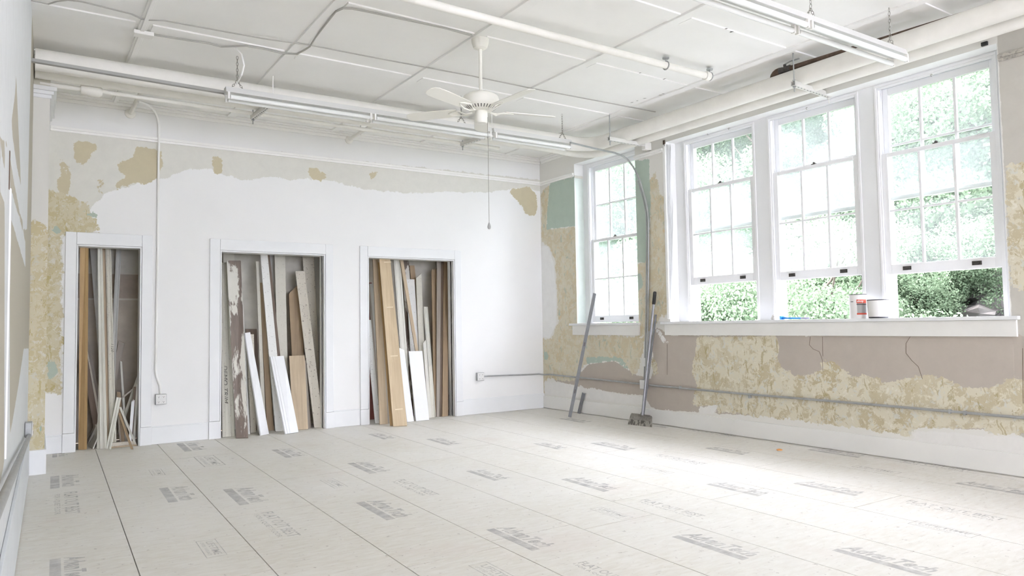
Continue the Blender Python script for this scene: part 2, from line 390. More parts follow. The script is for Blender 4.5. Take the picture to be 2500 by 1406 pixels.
for p in (((1190, 1293), (1312, 1342)), ((872, 1227), (952, 1269)), ((548, 1195), (598, 1232)), ((392, 1192), (418, 1227)), ((127, 1163), (129, 1193)), ((126, 1366), (124, 1428)), ((433, 1083), (457, 1102)), ((850, 1131), (907, 1156)), ((1042, 1072), (1090, 1088)), ((1140, 1150), (1205, 1174)), ((1372, 1170), (1478, 1200)), ((1442, 1082), (1528, 1100)), ((1302, 1083), (1362, 1097)), ((1722, 1094), (1830, 1106)), ((1725, 1182), (1865, 1208)), ((1938, 1180), (2097, 1208)), ((1972, 1098), (2100, 1116)), ((2332, 1180), (2500, 1214)), ((1643, 1310), (1825, 1364)), ((2033, 1343), (2273, 1404)), ((1365, 1022), (1425, 1032)), ((900, 1060), (932, 1073)), ((665, 1098), (697, 1118)), ((1595, 1040), (1622, 1045)), ((130, 1104), (130, 1117))):
    stamp('adv', *p)
for p in (((130, 1206), (131, 1260)), ((615, 1256), (690, 1314)), ((950, 1175), (1040, 1212)), ((1590, 1112), (1705, 1136)), ((1550, 1224), (1715, 1260)), ((1672, 1050), (1780, 1068)), ((2187, 1127), (2365, 1152)), ((2200, 1227), (2440, 1274)), ((1395, 1378), (1560, 1436))):
    stamp('flat', *p)
for p in (((477, 1323), (504, 1363)), ((1143, 1381), (1245, 1430)), ((362, 1147), (376, 1162)), ((472, 1116), (500, 1140)), ((780, 1172), (817, 1192)), ((1440, 1243), (1522, 1268)), ((1545, 1140), (1632, 1156)), ((2215, 1278), (2370, 1314)), ((2078, 1140), (2190, 1156))):
    stamp('life', *p)

# ---- ceiling: sheets and battens
XB = [-5.31, -4.185, -3.01, -1.86, -.57]; SB = [1.10, 2.14, 3.29, 4.42, 5.52, 6.65, 7.8, 8.9, 10.05, 11.2, 12.3, 13.4, 14.5]
cb = MB(); cb.box(FW, (-6.7, .7), (-15.6, .9), (H+.012, H+.16)); ceiling = cb.build('ceiling', M['gap'], kind='structure')
xs = [-6.45]+[x for x in XB]+[.35]; ss = [-.35]+SB+[15.3]
for i in range(len(xs)-1):
    for j in range(len(ss)-1):
        mb = MB(); mb.box(lambda a, b, c: RW(b, a, c), (xs[i]+.002, xs[i+1]-.002), (ss[j]+.002, ss[j+1]-.002), (H, H+.014)); mb.build('ceiling_panel', M['ceil'], ceiling)
BW = .055
for j, s in enumerate(SB):
    for i in range(len(xs)-1):
        mb = MB(); a0 = xs[i]+(BW+.004 if i else 0); a1 = xs[i+1]-(BW+.004 if i < len(xs)-2 else 0)
        mb.box(lambda a, b, c: RW(b, a, c), (a0, a1), (s-BW-.015, s+BW+.01), (H-.012, H+.004)); mb.build('batten', M['batten'], ceiling, bevel=.002)
for x in XB:
    mb = MB(); w = BW*.8 if x > -5.2 else .03; mb.box(lambda a, b, c: RW(b, a, c), (x-w, x+w), (-.35, 15.3), (H-.017, H+.004))
    if x < -5.2: mb.box(lambda a, b, c: RW(b, a, c), (x-.014, x+.014), (-.35, 15.3), (H-.03, H-.01))
    mb.build('batten', M['batten'], ceiling, bevel=.003)

mb = MB()
for u, v, L_, a_ in ((1543, 250, .05, .3), (1556, 246, .03, .2), (1574, 240, .05, .5), (1612, 232, .05, .3), (1619, 229, .04, .6), (1773, 70, .03, .9), (1786, 78, .04, .2), (1835, 156, .03, .5), (1622, 193, .04, .2), (1563, 178, .03, .1), (2078, 73, .05, .9)):
    c = lvl(u, v, H-.0135); d = np.array([math.sin(a_), -math.cos(a_), 0]); n_ = np.array([-d[1], d[0], 0]); mb.add([c-d*L_/2, c+n_*.008, c+d*L_/2, c-n_*.011], [(0, 1, 2, 3), (3, 2, 1, 0)])
mb.build('peeled_paint_chips', M['chain'], ceiling, kind='stuff')
# ---- far wall with three closet openings
DH = 2.02
DO = [(-5.622, -5.052), (-4.285, -3.125), (-2.595, -1.405)]
WT = .14
far_base = [(118, 315), (1330, 440), (1330, 468), (1252, 462), (1180, 470), (1100, 468), (1010, 472), (960, 468), (905, 464), (860, 455), (800, 440), (745, 436), (705, 441), (668, 430), (640, 434), (598, 442), (560, 430), (528, 417), (498, 411), (450, 417), (400, 438), (388, 436), (352, 440), (330, 452), (285, 462), (258, 470), (238, 492), (220, 512), (214, 524), (232, 545), (246, 566), (222, 572), (153, 572), (153, 962), (100, 962), (95, 315)]
far_patch = [[(178, 344), (205, 345), (232, 352), (237, 368), (214, 392), (203, 404), (187, 397), (181, 372)], [(328, 359), (362, 362), (397, 372), (396, 405), (386, 432), (368, 441), (350, 452), (336, 448), (302, 452), (284, 464), (275, 452), (300, 436), (297, 418), (280, 406), (305, 385), (322, 398)],
    [(140, 388), (164, 386), (166, 405), (174, 430), (170, 455), (160, 484), (146, 482), (142, 456), (138, 440), (152, 418)], [(516, 379), (544, 381), (542, 418), (524, 425), (518, 400)], [(752, 408), (776, 410), (796, 428), (788, 442), (764, 438), (752, 424)], [(900, 418), (926, 422), (906, 436)],
    [(1245, 458), (1296, 456), (1308, 474), (1312, 500), (1308, 528), (1284, 524), (1275, 505), (1262, 488), (1246, 474)], [(238, 438), (252, 440), (250, 452), (238, 450)], [(236, 462), (250, 462), (250, 472), (238, 472)]]
far_yel = [[(110, 460), (150, 470), (185, 488), (220, 492), (216, 512), (236, 535), (246, 566), (150, 572), (150, 960), (100, 960), (100, 460)]]
far_green = [[(200, 516), (228, 516), (240, 528), (226, 538), (212, 524)], [(116, 880), (130, 870), (142, 900), (136, 920), (118, 930)], [(128, 560), (140, 552), (150, 566), (140, 572)]]
mw = layered('far_wall_paint', (.83, .83, .825), [('cream', (.72, .71, .66), .11), ('patch', (.60, .54, .39), .13), ('yellow', 'mottle', .16), ('green', (.46, .53, .46), .12)], 'left')
wf = wall_sheet('wall_far', lambda a, b, z: FW(a, b, z), mw, (-6.5, .25), (0, H), [(a, b, 0, DH) for a, b in DO],
    {'cream': [FPX(far_base)], 'patch': [FPX(p) for p in far_patch], 'yellow': [FPX(p) for p in far_yel], 'green': [FPX(p) for p in far_green]})
# solid behind the face, jambs
mb = MB(); xs_ = [-6.5]+[q for d in DO for q in d]+[.25]
for a, b in zip(xs_[0::2], xs_[1::2]): mb.box(FW, (a, b), (.001, WT), (0, H))
for a, b in DO: mb.box(FW, (a, b), (.001, WT), (DH, H))
mb.build('wall_far_core', M['trim'], wf)
# closets behind
mb = MB(); mb.box(FW, (-6.5, .25), (.62, .70), (0, 2.75)); mb.box(FW, (-6.5, .25), (WT, .62), (2.7, 2.8))
for x in (-6.0, -4.95, -4.42, -2.98, -2.72, -1.27): mb.box(FW, (x, x+.06), (WT, .62), (0, 2.7))
cw = mb.build('wall_closet', M['plaster'], kind='structure')
mb = MB(); mb.box(FW, (-5.9, -4.96), (.606, .619), (1.52, 1.78)); mb.build('exposed_plaster_band', M['plaster_dark'], cw)
mb = MB(); mb.box(FW, (-5.93, -4.97), (.61, .619), (.0, 1.5)); mb.build('exposed_plaster_band', simple('closet_tan_plaster', (.56, .51, .44), .95, var=.12, scale=5, bump=.3), cw)
# casings
CASE = [(-5.719, -4.949), (-4.394, -3.029), (-2.698, -1.303)]
for n, ((a, b), (oa, ob)) in enumerate(zip(DO, CASE)):
    t = empty('trim_%d' % (n+1), ((a+b)/2, 0, 0), kind='structure')
    HD = DH+.125
    def casing(x0, x1): mb = MB(); mb.box(FW, (x0, x1), (-.022, -.001), (.185, HD)); mb.build('side_casing', M['trim'], t, bevel=.004)
    casing(oa, a-.004); casing(b+.004, ob)
    mb = MB(); mb.box(FW, (a-.003, b+.003), (-.024, -.001), (DH+.004, HD)); mb.build('head_casing', M['trim'], t, bevel=.004)
    for x0, x1 in ((oa-.004, a+.001), (b-.001, ob+.004)):
        mb = MB(); mb.box(FW, (x0, x1), (-.030, -.001), (0, .183)); mb.build('plinth_block', M['trim'], t, bevel=.003)
    for x0, x1 in ((a, a+.012), (b-.012, b)):
        mb = MB(); mb.box(FW, (x0, x1), (-.016, WT+.01), (.001, DH)); mb.box(FW, (x0-.0, x1+.0), (.05, .075), (.001, DH)); mb.build('jamb', M['trim'], t)
    mb = MB(); mb.box(FW, (a+.013, b-.013), (-.014, WT+.01), (DH-.012, DH)); mb.build('jamb', M['trim'], t)
# baseboards far
for n, (a, b, h) in enumerate(((-5.86, CASE[0][0]-.005, .165), (CASE[0][1]+.005, CASE[1][0]-.005, .172), (CASE[1][1]+.005, CASE[2][0]-.005, .185), (CASE[2][1]+.005, .0, .195))):
    mb = MB(); mb.box(FW, (a, b), (-.016, -.0008), (0.002, h)); mb.box(FW, (a, b), (-.010, -.0008), (h, h+.012)); mb.build('baseboard_far_%d' % (n+1), M['trim'], kind='structure', bevel=.002)

# ---- window wall
W1 = (.775, 1.935, 1.165, 3.285); W2 = (2.44, 5.84, 1.168, 3.215)
blotch = lambda pts: RPX(pts)
r_green = [blotch([(1341, 452), (1352, 440), (1378, 437), (1403, 430), (1440, 430), (1440, 560), (1403, 552), (1334, 560), (1336, 520)]), blotch([(1540, 396), (1586, 388), (1588, 530), (1582, 620), (1575, 640), (1540, 645)]), blotch([(1545, 665), (1566, 668), (1570, 700), (1560, 712), (1548, 706)]),
    blotch([(1430, 872), (1500, 868), (1518, 876), (1535, 900), (1528, 905), (1505, 882), (1432, 888)]), blotch([(1327, 850), (1340, 868), (1336, 880), (1328, 876)])]
r_mott = [blotch([(1322, 465), (1342, 452), (1334, 560), (1403, 553), (1440, 553), (1440, 800), (1403, 815), (1575, 822), (1568, 860), (1560, 905), (1545, 915), (1538, 905), (1515, 885), (1480, 880), (1428, 888), (1418, 908), (1400, 930), (1360, 928), (1335, 920), (1334, 960), (1322, 960), (1322, 825), (1345, 828), (1362, 790), (1360, 720), (1355, 640), (1340, 600), (1322, 592)]),
    blotch([(1584, 440), (1600, 420), (1612, 470), (1634, 500), (1636, 700), (1640, 760), (1612, 775), (1596, 800), (1568, 820), (1540, 790), (1540, 645), (1575, 640), (1586, 560)])]
r_low = [blotch([(1700, 820), (1895, 820), (1905, 850), (1898, 880), (1912, 900), (1940, 918), (1975, 915), (2002, 900), (2010, 880), (2045, 882), (2068, 905), (2070, 922), (2105, 915), (2140, 918), (2155, 930), (2190, 930), (2238, 915), (2260, 920), (2300, 920), (2330, 935), (2400, 950), (2440, 942), (2460, 920), (2505, 925), (2510, 1055), (2430, 1062), (2390, 1050), (2230, 1045), (2225, 1068), (2100, 1046), (1900, 1022), (1752, 1005), (1745, 990), (1705, 992), (1690, 990), (1700, 940), (1688, 900), (1698, 860)]),
    blotch([(2455, 400), (2515, 400), (2515, 720), (2470, 700), (2462, 640)]), blotch([(1590, 870), (1606, 890), (1608, 912), (1592, 918)])]
r_bare = [blotch([(1420, 905), (1440, 888), (1500, 880), (1540, 905), (1552, 915), (1590, 925), (1596, 880), (1588, 820), (1602, 800), (1640, 818), (2500, 818), (2510, 930), (2510, 1060), (1760, 1010), (1600, 1000), (1588, 992), (1570, 965), (1520, 962), (1470, 955), (1430, 955), (1400, 940), (1345, 928)])]
r_white = [blotch([(1600, 800), (1625, 822), (1632, 838), (1618, 836), (1606, 818)]), blotch([(1705, 992), (1750, 990), (1750, 1012), (1706, 1008)]), blotch([(2225, 1050), (2300, 1052), (2400, 1062), (2510, 1068), (2510, 1120), (2230, 1080)]), blotch([(1328, 930), (1370, 935), (1470, 952), (1530, 965), (1575, 968), (1588, 992), (1330, 962)])]
mr = layered('window_wall_paint', (.76, .75, .715), [('old', (.56, .54, .495), .02), ('bare', (.50, .45, .40), .08), ('low', 'mottle:right_low', .15), ('mott', 'mottle:right_left', .16), ('green', (.47, .56, .49), .10), ('white', (.80, .79, .77), .10), ('wht2', (.83, .83, .82), .05)], 'right_low')  # 'old' layer: lower light past the wide windows, painted as darker wall colour
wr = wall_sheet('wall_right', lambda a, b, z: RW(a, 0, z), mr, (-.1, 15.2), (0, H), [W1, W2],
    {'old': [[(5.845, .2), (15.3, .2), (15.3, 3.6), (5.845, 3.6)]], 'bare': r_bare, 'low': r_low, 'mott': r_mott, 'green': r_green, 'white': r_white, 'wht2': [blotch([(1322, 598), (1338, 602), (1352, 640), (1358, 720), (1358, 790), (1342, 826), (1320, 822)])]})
HOLES = [W1, W2]
mb = MB(); edges = [-.1]+[q for h in HOLES for q in h[:2]]+[15.2]
DT = .15
for a, b in zip(edges[0::2], edges[1::2]): mb.box(RW, (a, b), (.001, .40), (0, H))
for h in HOLES: mb.box(RW, h[:2], (.001, .40), (0, h[2]-.002)); mb.box(RW, h[:2], (.001, .40), (h[3], H))
mb.build('wall_right_core', simple('reveal_paint', (.84, .84, .835), .6, var=.03, scale=6), wr)
mb = MB()
for h in HOLES[:1]: mb.box(RW, (h[0]-.0005, h[0]+.0015), (.012, .148), (h[2]+.01, 3.1))
mb.build('reveal_paint_patch', simple('reveal_green_paint', (.66, .72, .68), .6, var=.06, scale=5), wr)
# cracks in the plaster under the windows
for pts in ([(1978, 822), (1976, 842), (1985, 852), (2000, 858), (2004, 868), (2008, 880), (2009, 905)], [(2222, 822), (2212, 838), (2212, 862), (2226, 880), (2242, 895), (2252, 925)], [(1629, 840), (1629, 915)], [(2497, 850), (2498, 985)], [(2008, 822), (2009, 870)]):
    mb = MB(); mb.tube([rgt(u, v, -.0005) for u, v in pts], .0016, 5); mb.build('crack', M['gap'], wr)

def right_casing_and_window(idx, s0, s1, z0, z1, low0, meet, up_bot, glassm, glass2):
    """double-hung window between s0..s1 at depth .15; low0 = bottom of the lower sash, meet = its top, up_bot = bottom of the upper sash"""
    t = empty('window_%d' % idx, RW((s0+s1)/2, DT, z0), kind='structure')
    mb = MB()
    for a, b in ((s0-.02, s0), (s1, s1+.02)): mb.box(RW, (a, b), (DT-.006, DT+.15), (z0, z1))
    mb.box(RW, (s0-.02, s1+.02), (DT-.006, DT+.15), (z1, z1+.02))
    for a, b in ((s0, s0+.014), (s1-.014, s1)):
        mb.box(RW, (a, b), (DT, DT+.016), (z0, z1)); mb.box(RW, (a, b), (DT+.056, DT+.066), (z0, z1))
    mb.box(RW, (s0+.014, s1-.014), (DT, DT+.016), (z1-.02, z1)); mb.build('window_frame', M['sash'], t, bevel=.002)
    if low0 > z0+.1:   # side channels seen below the raised sash, outer sill
        mb = MB(); mb.box(RW, (s0, s0+.034), (DT+.11, DT+.15), (z0, z1)); mb.box(RW, (s1-.034, s1), (DT+.11, DT+.15), (z0, z1)); mb.build('blind_stop', M['sash'], t)
    def sash(za, zb, d0, gm, lifts):
        a, b = s0+.012, s1-.012; ST = .05; D = (d0, d0+.036); mb = MB(); bot, top = (.085 if lifts else .035), (.035 if lifts else .06)
        mb.box(RW, (a, a+ST), D, (za, zb)); mb.box(RW, (b-ST, b), D, (za, zb)); mb.box(RW, (a+ST, b-ST), D, (za, za+bot)); mb.box(RW, (a+ST, b-ST), D, (zb-top, zb))
        ga, gb, gz0, gz1 = a+ST, b-ST, za+bot, zb-top; MU = .022; cw_ = (gb-ga-2*MU)/3; ch = (gz1-gz0-MU)/2; Dm = (d0+.006, d0+.032)
        for i in (1, 2): x = ga+i*cw_+(i-1)*MU; mb.box(RW, (x, x+MU), Dm, (gz0, gz1))
        for i in range(3): x = ga+i*(cw_+MU); mb.box(RW, (x, x+cw_), Dm, (gz0+ch, gz0+ch+MU*.75))
        so = mb.build('sash', M['sash'], t, bevel=.003)
        for i in range(3):
            for j in range(2):
                x = ga+i*(cw_+MU); z = gz0+j*(ch+MU*.75); hh = ch if j == 0 else gz1-z; mb = MB(); mb.box(RW, (x-.003, x+cw_+.003), (d0+.018, d0+.021), (z-.003, z+hh+.003)); mb.build('pane', gm, so)
        if lifts:
            for fr_ in (.20, .80):
                c = a+(b-a)*fr_; mb = MB(); mb.box(RW, (c-.035, c+.035), (d0-.004, d0+.002), (za+.030, za+.062)); mb.box(RW, (c-.022, c+.022), (d0-.014, d0-.003), (za+.040, za+.054)); mb.build('sash_lift', M['dark'], so)
            c = (a+b)/2; mb = MB(); mb.box(RW, (c-.02, c+.02), (d0-.002, d0+.03), (zb, zb+.008)); mb.lathe([(.012, 0), (.014, .01), (.006, .018)], RW(c, d0+.015, zb+.008), 12); mb.build('sash_lock', M['dark'], so)
    sash(low0, meet, DT+.018, glassm, True); sash(up_bot, z1-.005, DT+.068, glass2, False)
    return t
zt = 3.185
right_casing_and_window(1, .885, 1.825, 1.172, 3.245, 1.18, 2.265, 2.235, M['glass_dirty'], M['glass_dirty'])
right_casing_and_window(2, 2.590, 3.512, 1.172, zt, 1.575, 2.655, 2.16, M['glass_dirty'], M['glass_hazy'])
right_casing_and_window(3, 3.712, 4.634, 1.172, zt, 1.560, 2.640, 2.16, M['glass_hazy'], M['glass_dirty'])
right_casing_and_window(4, 4.822, 5.752, 1.172, zt, 1.545, 2.600, 2.19, M['glass_hazy'], M['glass_hazy'])
# flat boards between and around the frames
k = 3
for lab, segs, (za, zb, zc) in (('a', [(W1[0], .865), (1.845, W1[1])], (1.172, 3.265, W1[3])), ('b', [(W2[0], 2.570), (3.532, 3.692), (4.654, 4.802), (5.772, W2[1])], (1.172, zt+.02, W2[3]))):
    k += 1; t = empty('trim_%d' % k, RW(segs[0][0], DT, za), kind='structure')
    for a, b in segs: mb = MB(); mb.box(RW, (a, b), (DT, DT+.14), (za, zc)); mb.build('mullion_board', M['trim'], t, bevel=.002)
    g = segs
    for (a, b), (c, d) in zip(g, g[1:]): mb = MB(); mb.box(RW, (b, c), (DT, DT+.14), (zb, zc)); mb.build('head_board', M['trim'], t)
# stools and aprons
for lab, (a, b), (ia, ib), z, za in ((0, (.66, 1.965), (.70, 1.955), 1.165, 1.018), (1, (2.33, 5.905), (2.37, 5.885), 1.168, 1.020)):
    k += 1; t = empty('trim_%d' % k, RW((a+b)/2, 0, za), kind='structure')
    ins = HOLES[lab]
    mb = MB(); mb.box(RW, (a, b), (-.050, -.001), (z-.024, z+.004)); mb.box(RW, (ins[0]+.001, ins[1]-.001), (-.001, .40), (z-.001, z+.004)); mb.build('window_stool', M['trim'], t, bevel=.004)
    mb = MB(); mb.box(RW, (ia, ib), (-.024, -.001), (za, z-.025)); mb.build('apron', simple('apron_paint', (.78, .775, .75), .5, var=.03, scale=4), t, bevel=.002)
# round capped pilasters flanking the big opening (plaster corner beads)
mb = MB(); mb.box(RW, (2.395, 2.44), (-.012, .10), (1.2, 3.2)); mb.build('trim_8', simple('corner_plaster', (.84, .84, .83), .7, var=.03, scale=9, bump=.4), kind='structure', bevel=.011)

# baseboard right
mb = MB(); mb.box(RW, (.017, 15), (-.020, -.001), (.010, .17)); mb.build('baseboard_right', simple('baseboard_paint', (.79, .785, .765), .5, var=.02, scale=3), kind='structure', bevel=.003)
# picture rail
def rail(name, fr, a, b, z, m, rot=False):
    mb = MB(); mb.box(fr, (a, b), (-.030, -.001) if rot else (-.030, -.001), (z-.022, z+.004)); mb.box(fr, (a, b), (-.018, -.001), (z-.045, z-.022)); return mb.build(name, m, kind='structure', bevel=.003)
rail('trim_9', FW, -5.86, -.002, 3.172, M['batten'])
rail('trim_10', RW, .032, W1[0]-.006, 3.165, M['batten']); rail('trim_11', RW, 1.94, 2.40, 3.150, M['batten'])
rail('trim_12', RW, 5.85, 15, 3.115, simple('rail_scar', (.40, .38, .34), .9, var=.45, scale=30, bump=.5))
mb = MB(); mb.box(RW, (W1[0]-.001, W1[0]+.006), (.0, .14), (3.10, 3.135)); mb.build('trim_13', M['plaster'], kind='structure')
# crown
for i, (nm, fr, a, b) in enumerate((('trim_14', FW, -6.0, -.002), ('trim_15', RW, .052, 15))):
    mb = MB()
    for q, (dd, zz) in enumerate(((.050, .022), (.032, .05), (.016, .085))): mb.box(fr, (a, b), (-dd, -.001), (H-zz, H-.001 if q == 0 else H-(.022, .05)[q-1]))
    mb.build(nm, M['batten'], kind='structure', bevel=.003)

# ---- left wall: drywall with jointing compound
l_mud = [LPX([(-25, -120), (28, -120), (42, 60), (38, 220), (22, 350), (2, 340), (-25, 250)]), LPX([(40, 200), (66, 200), (66, 560), (58, 560), (50, 420)]), LPX([(0, 375), (30, 470), (62, 590), (62, 655), (30, 545), (0, 470)]), LPX([(2, 180), (20, 250), (40, 400), (62, 505), (62, 560), (48, 520), (30, 420), (10, 300), (0, 250)]), LPX([(12, 360), (24, 360), (24, 1110), (10, 1110)]),
    LPX([(58, 850), (45, 940), (30, 1030), (12, 1120), (0, 1180), (-20, 1300), (-20, 1700), (70, 1400), (70, 850)]), LPX([(30, -40), (80, -40), (66, 560), (56, 560), (40, 200)])]
ml = layered('drywall_with_compound', (.50, .47, .40), [('mud', (.74, .76, .78), .03)], 'left', .05)
wl_ = wall_sheet('wall_left', lambda a, b, z: LW(a, 0, z), ml, (-1.2, 14.1), (0, H), [], {'mud': l_mud}, .06)
mb = MB(); mb.box(LW, (-1.2, 14.1), (-.1, -.002), (0, H)); mb.build('wall_left_core', M['trim'], wl_)
for u, v0, v1 in ((18, 440, 1100), (22, 365, 465)):
    s, _ = lft_sz(u, (v0+v1)/2); w_ = .02 if v1 > 500 else .012; z0_ = lft_sz(u, v1)[1]; z1_ = lft_sz(u, v0)[1]
    mb = MB(); mb.box(LW, (s-w_, s+w_), (.0005, .003 if v1 < 500 else .006), (z0_, z1_)); mb.build('joint_strip', M['sash'] if v1 > 500 else M['gap'], wl_)
mb = MB(); mb.box(LW, (.0, 14), (.001, .016), (.008, .36)); mb.build('baseboard_left', simple('blue_white_paint', (.74, .77, .81), .5, var=.05, scale=2), kind='structure', bevel=.003)
# pilaster at the far end of the left wall
pm = layered('pilaster_paint', (.69, .68, .64), [('mott', 'mottle', .10), ('wht', (.78, .79, .80), .03), ('green', (.40, .50, .43), .04)], 'left')
PF = -1.10; PX0, PX1 = -6.02, -5.876
pz = lambda v: far_xz(85, v, PF)[1]
G = wall_sheet('wall_pilaster', lambda a, b, z: FW(a, PF, z), pm, (PX0, PX1), (0, 3.2), [], {'mott': [[(-6.1, pz(1108)), (-5.8, pz(1098)), (-5.8, pz(575)), (-5.92, pz(545)), (-5.97, pz(535)), (-6.1, pz(540))]], 'wht': [[(-5.905, pz(535)), (-5.88, pz(538)), (-5.878, pz(590)), (-5.89, pz(560))]], 'green': [[(PX1-.035, pz(1040)), (PX1-.015, pz(1045)), (PX1-.018, pz(1065)), (PX1-.032, pz(1058))]]}, .03)
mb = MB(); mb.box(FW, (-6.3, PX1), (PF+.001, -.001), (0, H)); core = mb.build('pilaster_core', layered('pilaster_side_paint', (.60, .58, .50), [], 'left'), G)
mb = MB()
for q, (e, za, zb) in enumerate(((.012, 3.14, 3.17), (.028, 3.17, 3.20), (.048, 3.20, 3.235))): mb.box(FW, (-6.2, PX1+e), (PF-e, -.2), (za, zb))
mb.build('capital', M['trim'], G, bevel=.004)
mb = MB(); mb.box(FW, (-6.2, PX1+.014), (PF-.03, -.0005-.02), (0.0, .20)); mb.build('pilaster_base', M['trim'], G, bevel=.003)
# back wall; its window openings are added behind the camera to light the room
mb = MB(); FILL_OPENINGS = [(-5.7, -4.1), (-3.8, -2.2), (-1.9, -.3)]
mb.box(FW, (-6.6, .5), (-15.3, -15.1), (0, .5)); mb.box(FW, (-6.6, .5), (-15.3, -15.1), (3.35, H))
for a, b in ((-6.6, FILL_OPENINGS[0][0]), (FILL_OPENINGS[0][1], FILL_OPENINGS[1][0]), (FILL_OPENINGS[1][1], FILL_OPENINGS[2][0]), (FILL_OPENINGS[2][1], .5)): mb.box(FW, (a, b), (-15.3, -15.1), (.5, 3.35))
mb.build('wall_back', simple('back_wall_paint', (.8, .8, .79), .8), kind='structure')

for i, (a, b) in enumerate(FILL_OPENINGS):
    t = empty('window_%d' % (i+5), ((a+b)/2, -15.2, .5), kind='structure')  # unseen added windows, giving the room even fill light
    mb = MB(); mb.box(FW, (a, a+.06), (-15.24, -15.18), (.5, 3.35)); mb.box(FW, (b-.06, b), (-15.24, -15.18), (.5, 3.35)); mb.box(FW, (a+.06, b-.06), (-15.24, -15.18), (.5, .58)); mb.box(FW, (a+.06, b-.06), (-15.24, -15.18), (3.27, 3.35)); mb.box(FW, (a+.06, b-.06), (-15.24, -15.18), (2.08, 2.12))
    for q in (1, 2): x = a+(b-a)*q/3; mb.box(FW, (x-.012, x+.012), (-15.23, -15.19), (.58, 3.27))
    mb.build('sash', M['sash'], t)

# ================================================================== OVERHEAD
def arc(a, b, c, n=8):
    """quadratic bend"""
    return [(1-t)**2*np.array(a)+2*t*(1-t)*np.array(b)+t*t*np.array(c) for t in np.linspace(0, 1, n)]
def thingpipe(name, pts, r, m, label, cat, n=20): return MB().tube(pts, r, n).build(name, m, label=label, cat=cat)
P1F = (-1.42, 3.358); P1R = (-.37, 3.312)     # (y,z) along the far wall, (d,z) along the window wall
P2F = (-1.17, 3.345); P2R = (-.18, 3.268)
def elbow_run(pf, pr, rad): 
    c = np.array([pr[0]+0., pf[0], (pf[1]+pr[1])/2])
    a = np.array([c[0]-rad, pf[0], pf[1]]); b = RW(-pf[0]+rad, pr[0], pr[1]); co = np.array([RW(-pf[0], pr[0], 0)[0], pf[0], (pf[1]+pr[1])/2])
    return [np.array([-5.985, pf[0], pf[1]+.0])]+[np.array([x, pf[0], pf[1]]) for x in (-4, -2.5)]+arc(a, co, b)+[RW(3.5, *pr), RW(5, *pr), RW(15, *pr)]
thingpipe('insulated_pipe', elbow_run(P1F, P1R, .36), [.088]*3+list(np.linspace(.088, .080, 8))+[.078]*3, M['pipe'], 'thick white wrapped pipe nearest the room, turning the corner under the ceiling', 'pipe', 28)
thingpipe('insulated_pipe', elbow_run(P2F, P2R, .36), [.066]*3+list(np.linspace(.066, .058, 8))+[.057]*3, M['pipe'], 'thinner white wrapped pipe nearest the walls, running beside the thick one', 'pipe', 24)
# perforated strut hangers
def trapeze(p, q, ztop, label, tilt=None):
    p = np.array(p, float); q = np.array(q, float); t = empty('pipe_hanger', (p+q)/2, label, 'pipe hanger', 'perforated strut hangers under the wrapped pipes')
    e = (q-p); L = np.linalg.norm(e); e /= L; w = np.array([-e[1], e[0], 0]); w /= np.linalg.norm(w); mb = MB()
    fr = lambda a, b, c: p+e*a+w*b+np.array([0, 0, c])
    mb.box(fr, (0, L), (-.021, -.018), (0, .041)); mb.box(fr, (0, L), (.018, .021), (0, .041))
    # slotted lower web: rails and bridges leave real slots
    mb.box(fr, (0, L), (-.018, -.007), (0, .003)); mb.box(fr, (0, L), (.007, .018), (0, .003))
    n = int(L/.05)
    for i in range(n+1): mb.box(fr, (i*L/(n+.4), min(L, i*L/(n+.4)+.022)), (-.007, .007), (0, .003))
    mb.build('strut_channel', M['strut'], t)
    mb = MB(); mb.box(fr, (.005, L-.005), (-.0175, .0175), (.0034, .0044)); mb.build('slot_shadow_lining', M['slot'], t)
    for a in (.02, L-.02):
        mb = MB(); b = fr(a, 0, -.05); mb.tube([b, np.array([b[0], b[1], ztop])], .0055, 8); mb.lathe([(.013, 0), (.013, .012)], fr(a, 0, .042), 6, False); mb.lathe([(.013, 0), (.013, .012)], fr(a, 0, -.013), 6, False); mb.build('threaded_rod', M['steelpaint'] if a > .1 else M['galv'], t)
z1 = 3.225
trapeze(lvl(616, 292, z1), lvl(668, 254, z1), H, 'perforated white strut hanger left of the ceiling fan, below the first light')
trapeze(lvl(1127, 357, z1), lvl(1204, 330, z1), H, 'perforated white strut hanger just below the ceiling fan motor')
trapeze(lvl(1486, 343, z1-.02), lvl(1578, 359, z1-.02), H, 'perforated white strut hanger near the room corner, above the narrow window')
trapeze(lvl(1936, 209, z1-.02), lvl(2026, 239, z1-.02), H, 'perforated white strut hanger above the wide windows, with dark clip at its end')
# sprinkler main in the room
sp = empty('sprinkler_pipe', lvl(1240, 66, 3.44), 'slim white pipe crossing the ceiling behind the fan to a capped end', 'pipe')
a = lvl(900, -30, 3.42); b = lvl(1730, 187, 3.42); a = b+(a-b)*1.6
mb = MB(); mb.tube([a, b], .030, 16); mb.lathe([(.040, -.05), (.042, -.01), (.036, .02), (.02, .03)], b, 16, ax=b-a); mb.build('pipe_run', M['pipe'], sp)
for u, v, u2 in ((1626, 160, 1),(1733, 187, 0)):
    c = lvl(u, v, 3.42); mb = MB(); mb.tube([c+[0, 0, .03], [c[0], c[1], H-.012]], .006, 8); mb.lathe([(.03, -.012), (.03, 0)], [c[0], c[1], H-.018], 12)
    d = (b-a)/np.linalg.norm(b-a); s_ = np.cross(d, [0, 0, 1]); ring = [c+.036*(math.cos(k_*math.pi/6)*s_+math.sin(k_*math.pi/6)*np.array([0, 0, 1.])) for k_ in range(13)]; mb.tube(ring, .006, 6, False); mb.build('hanger_rod', M['galv'], sp)
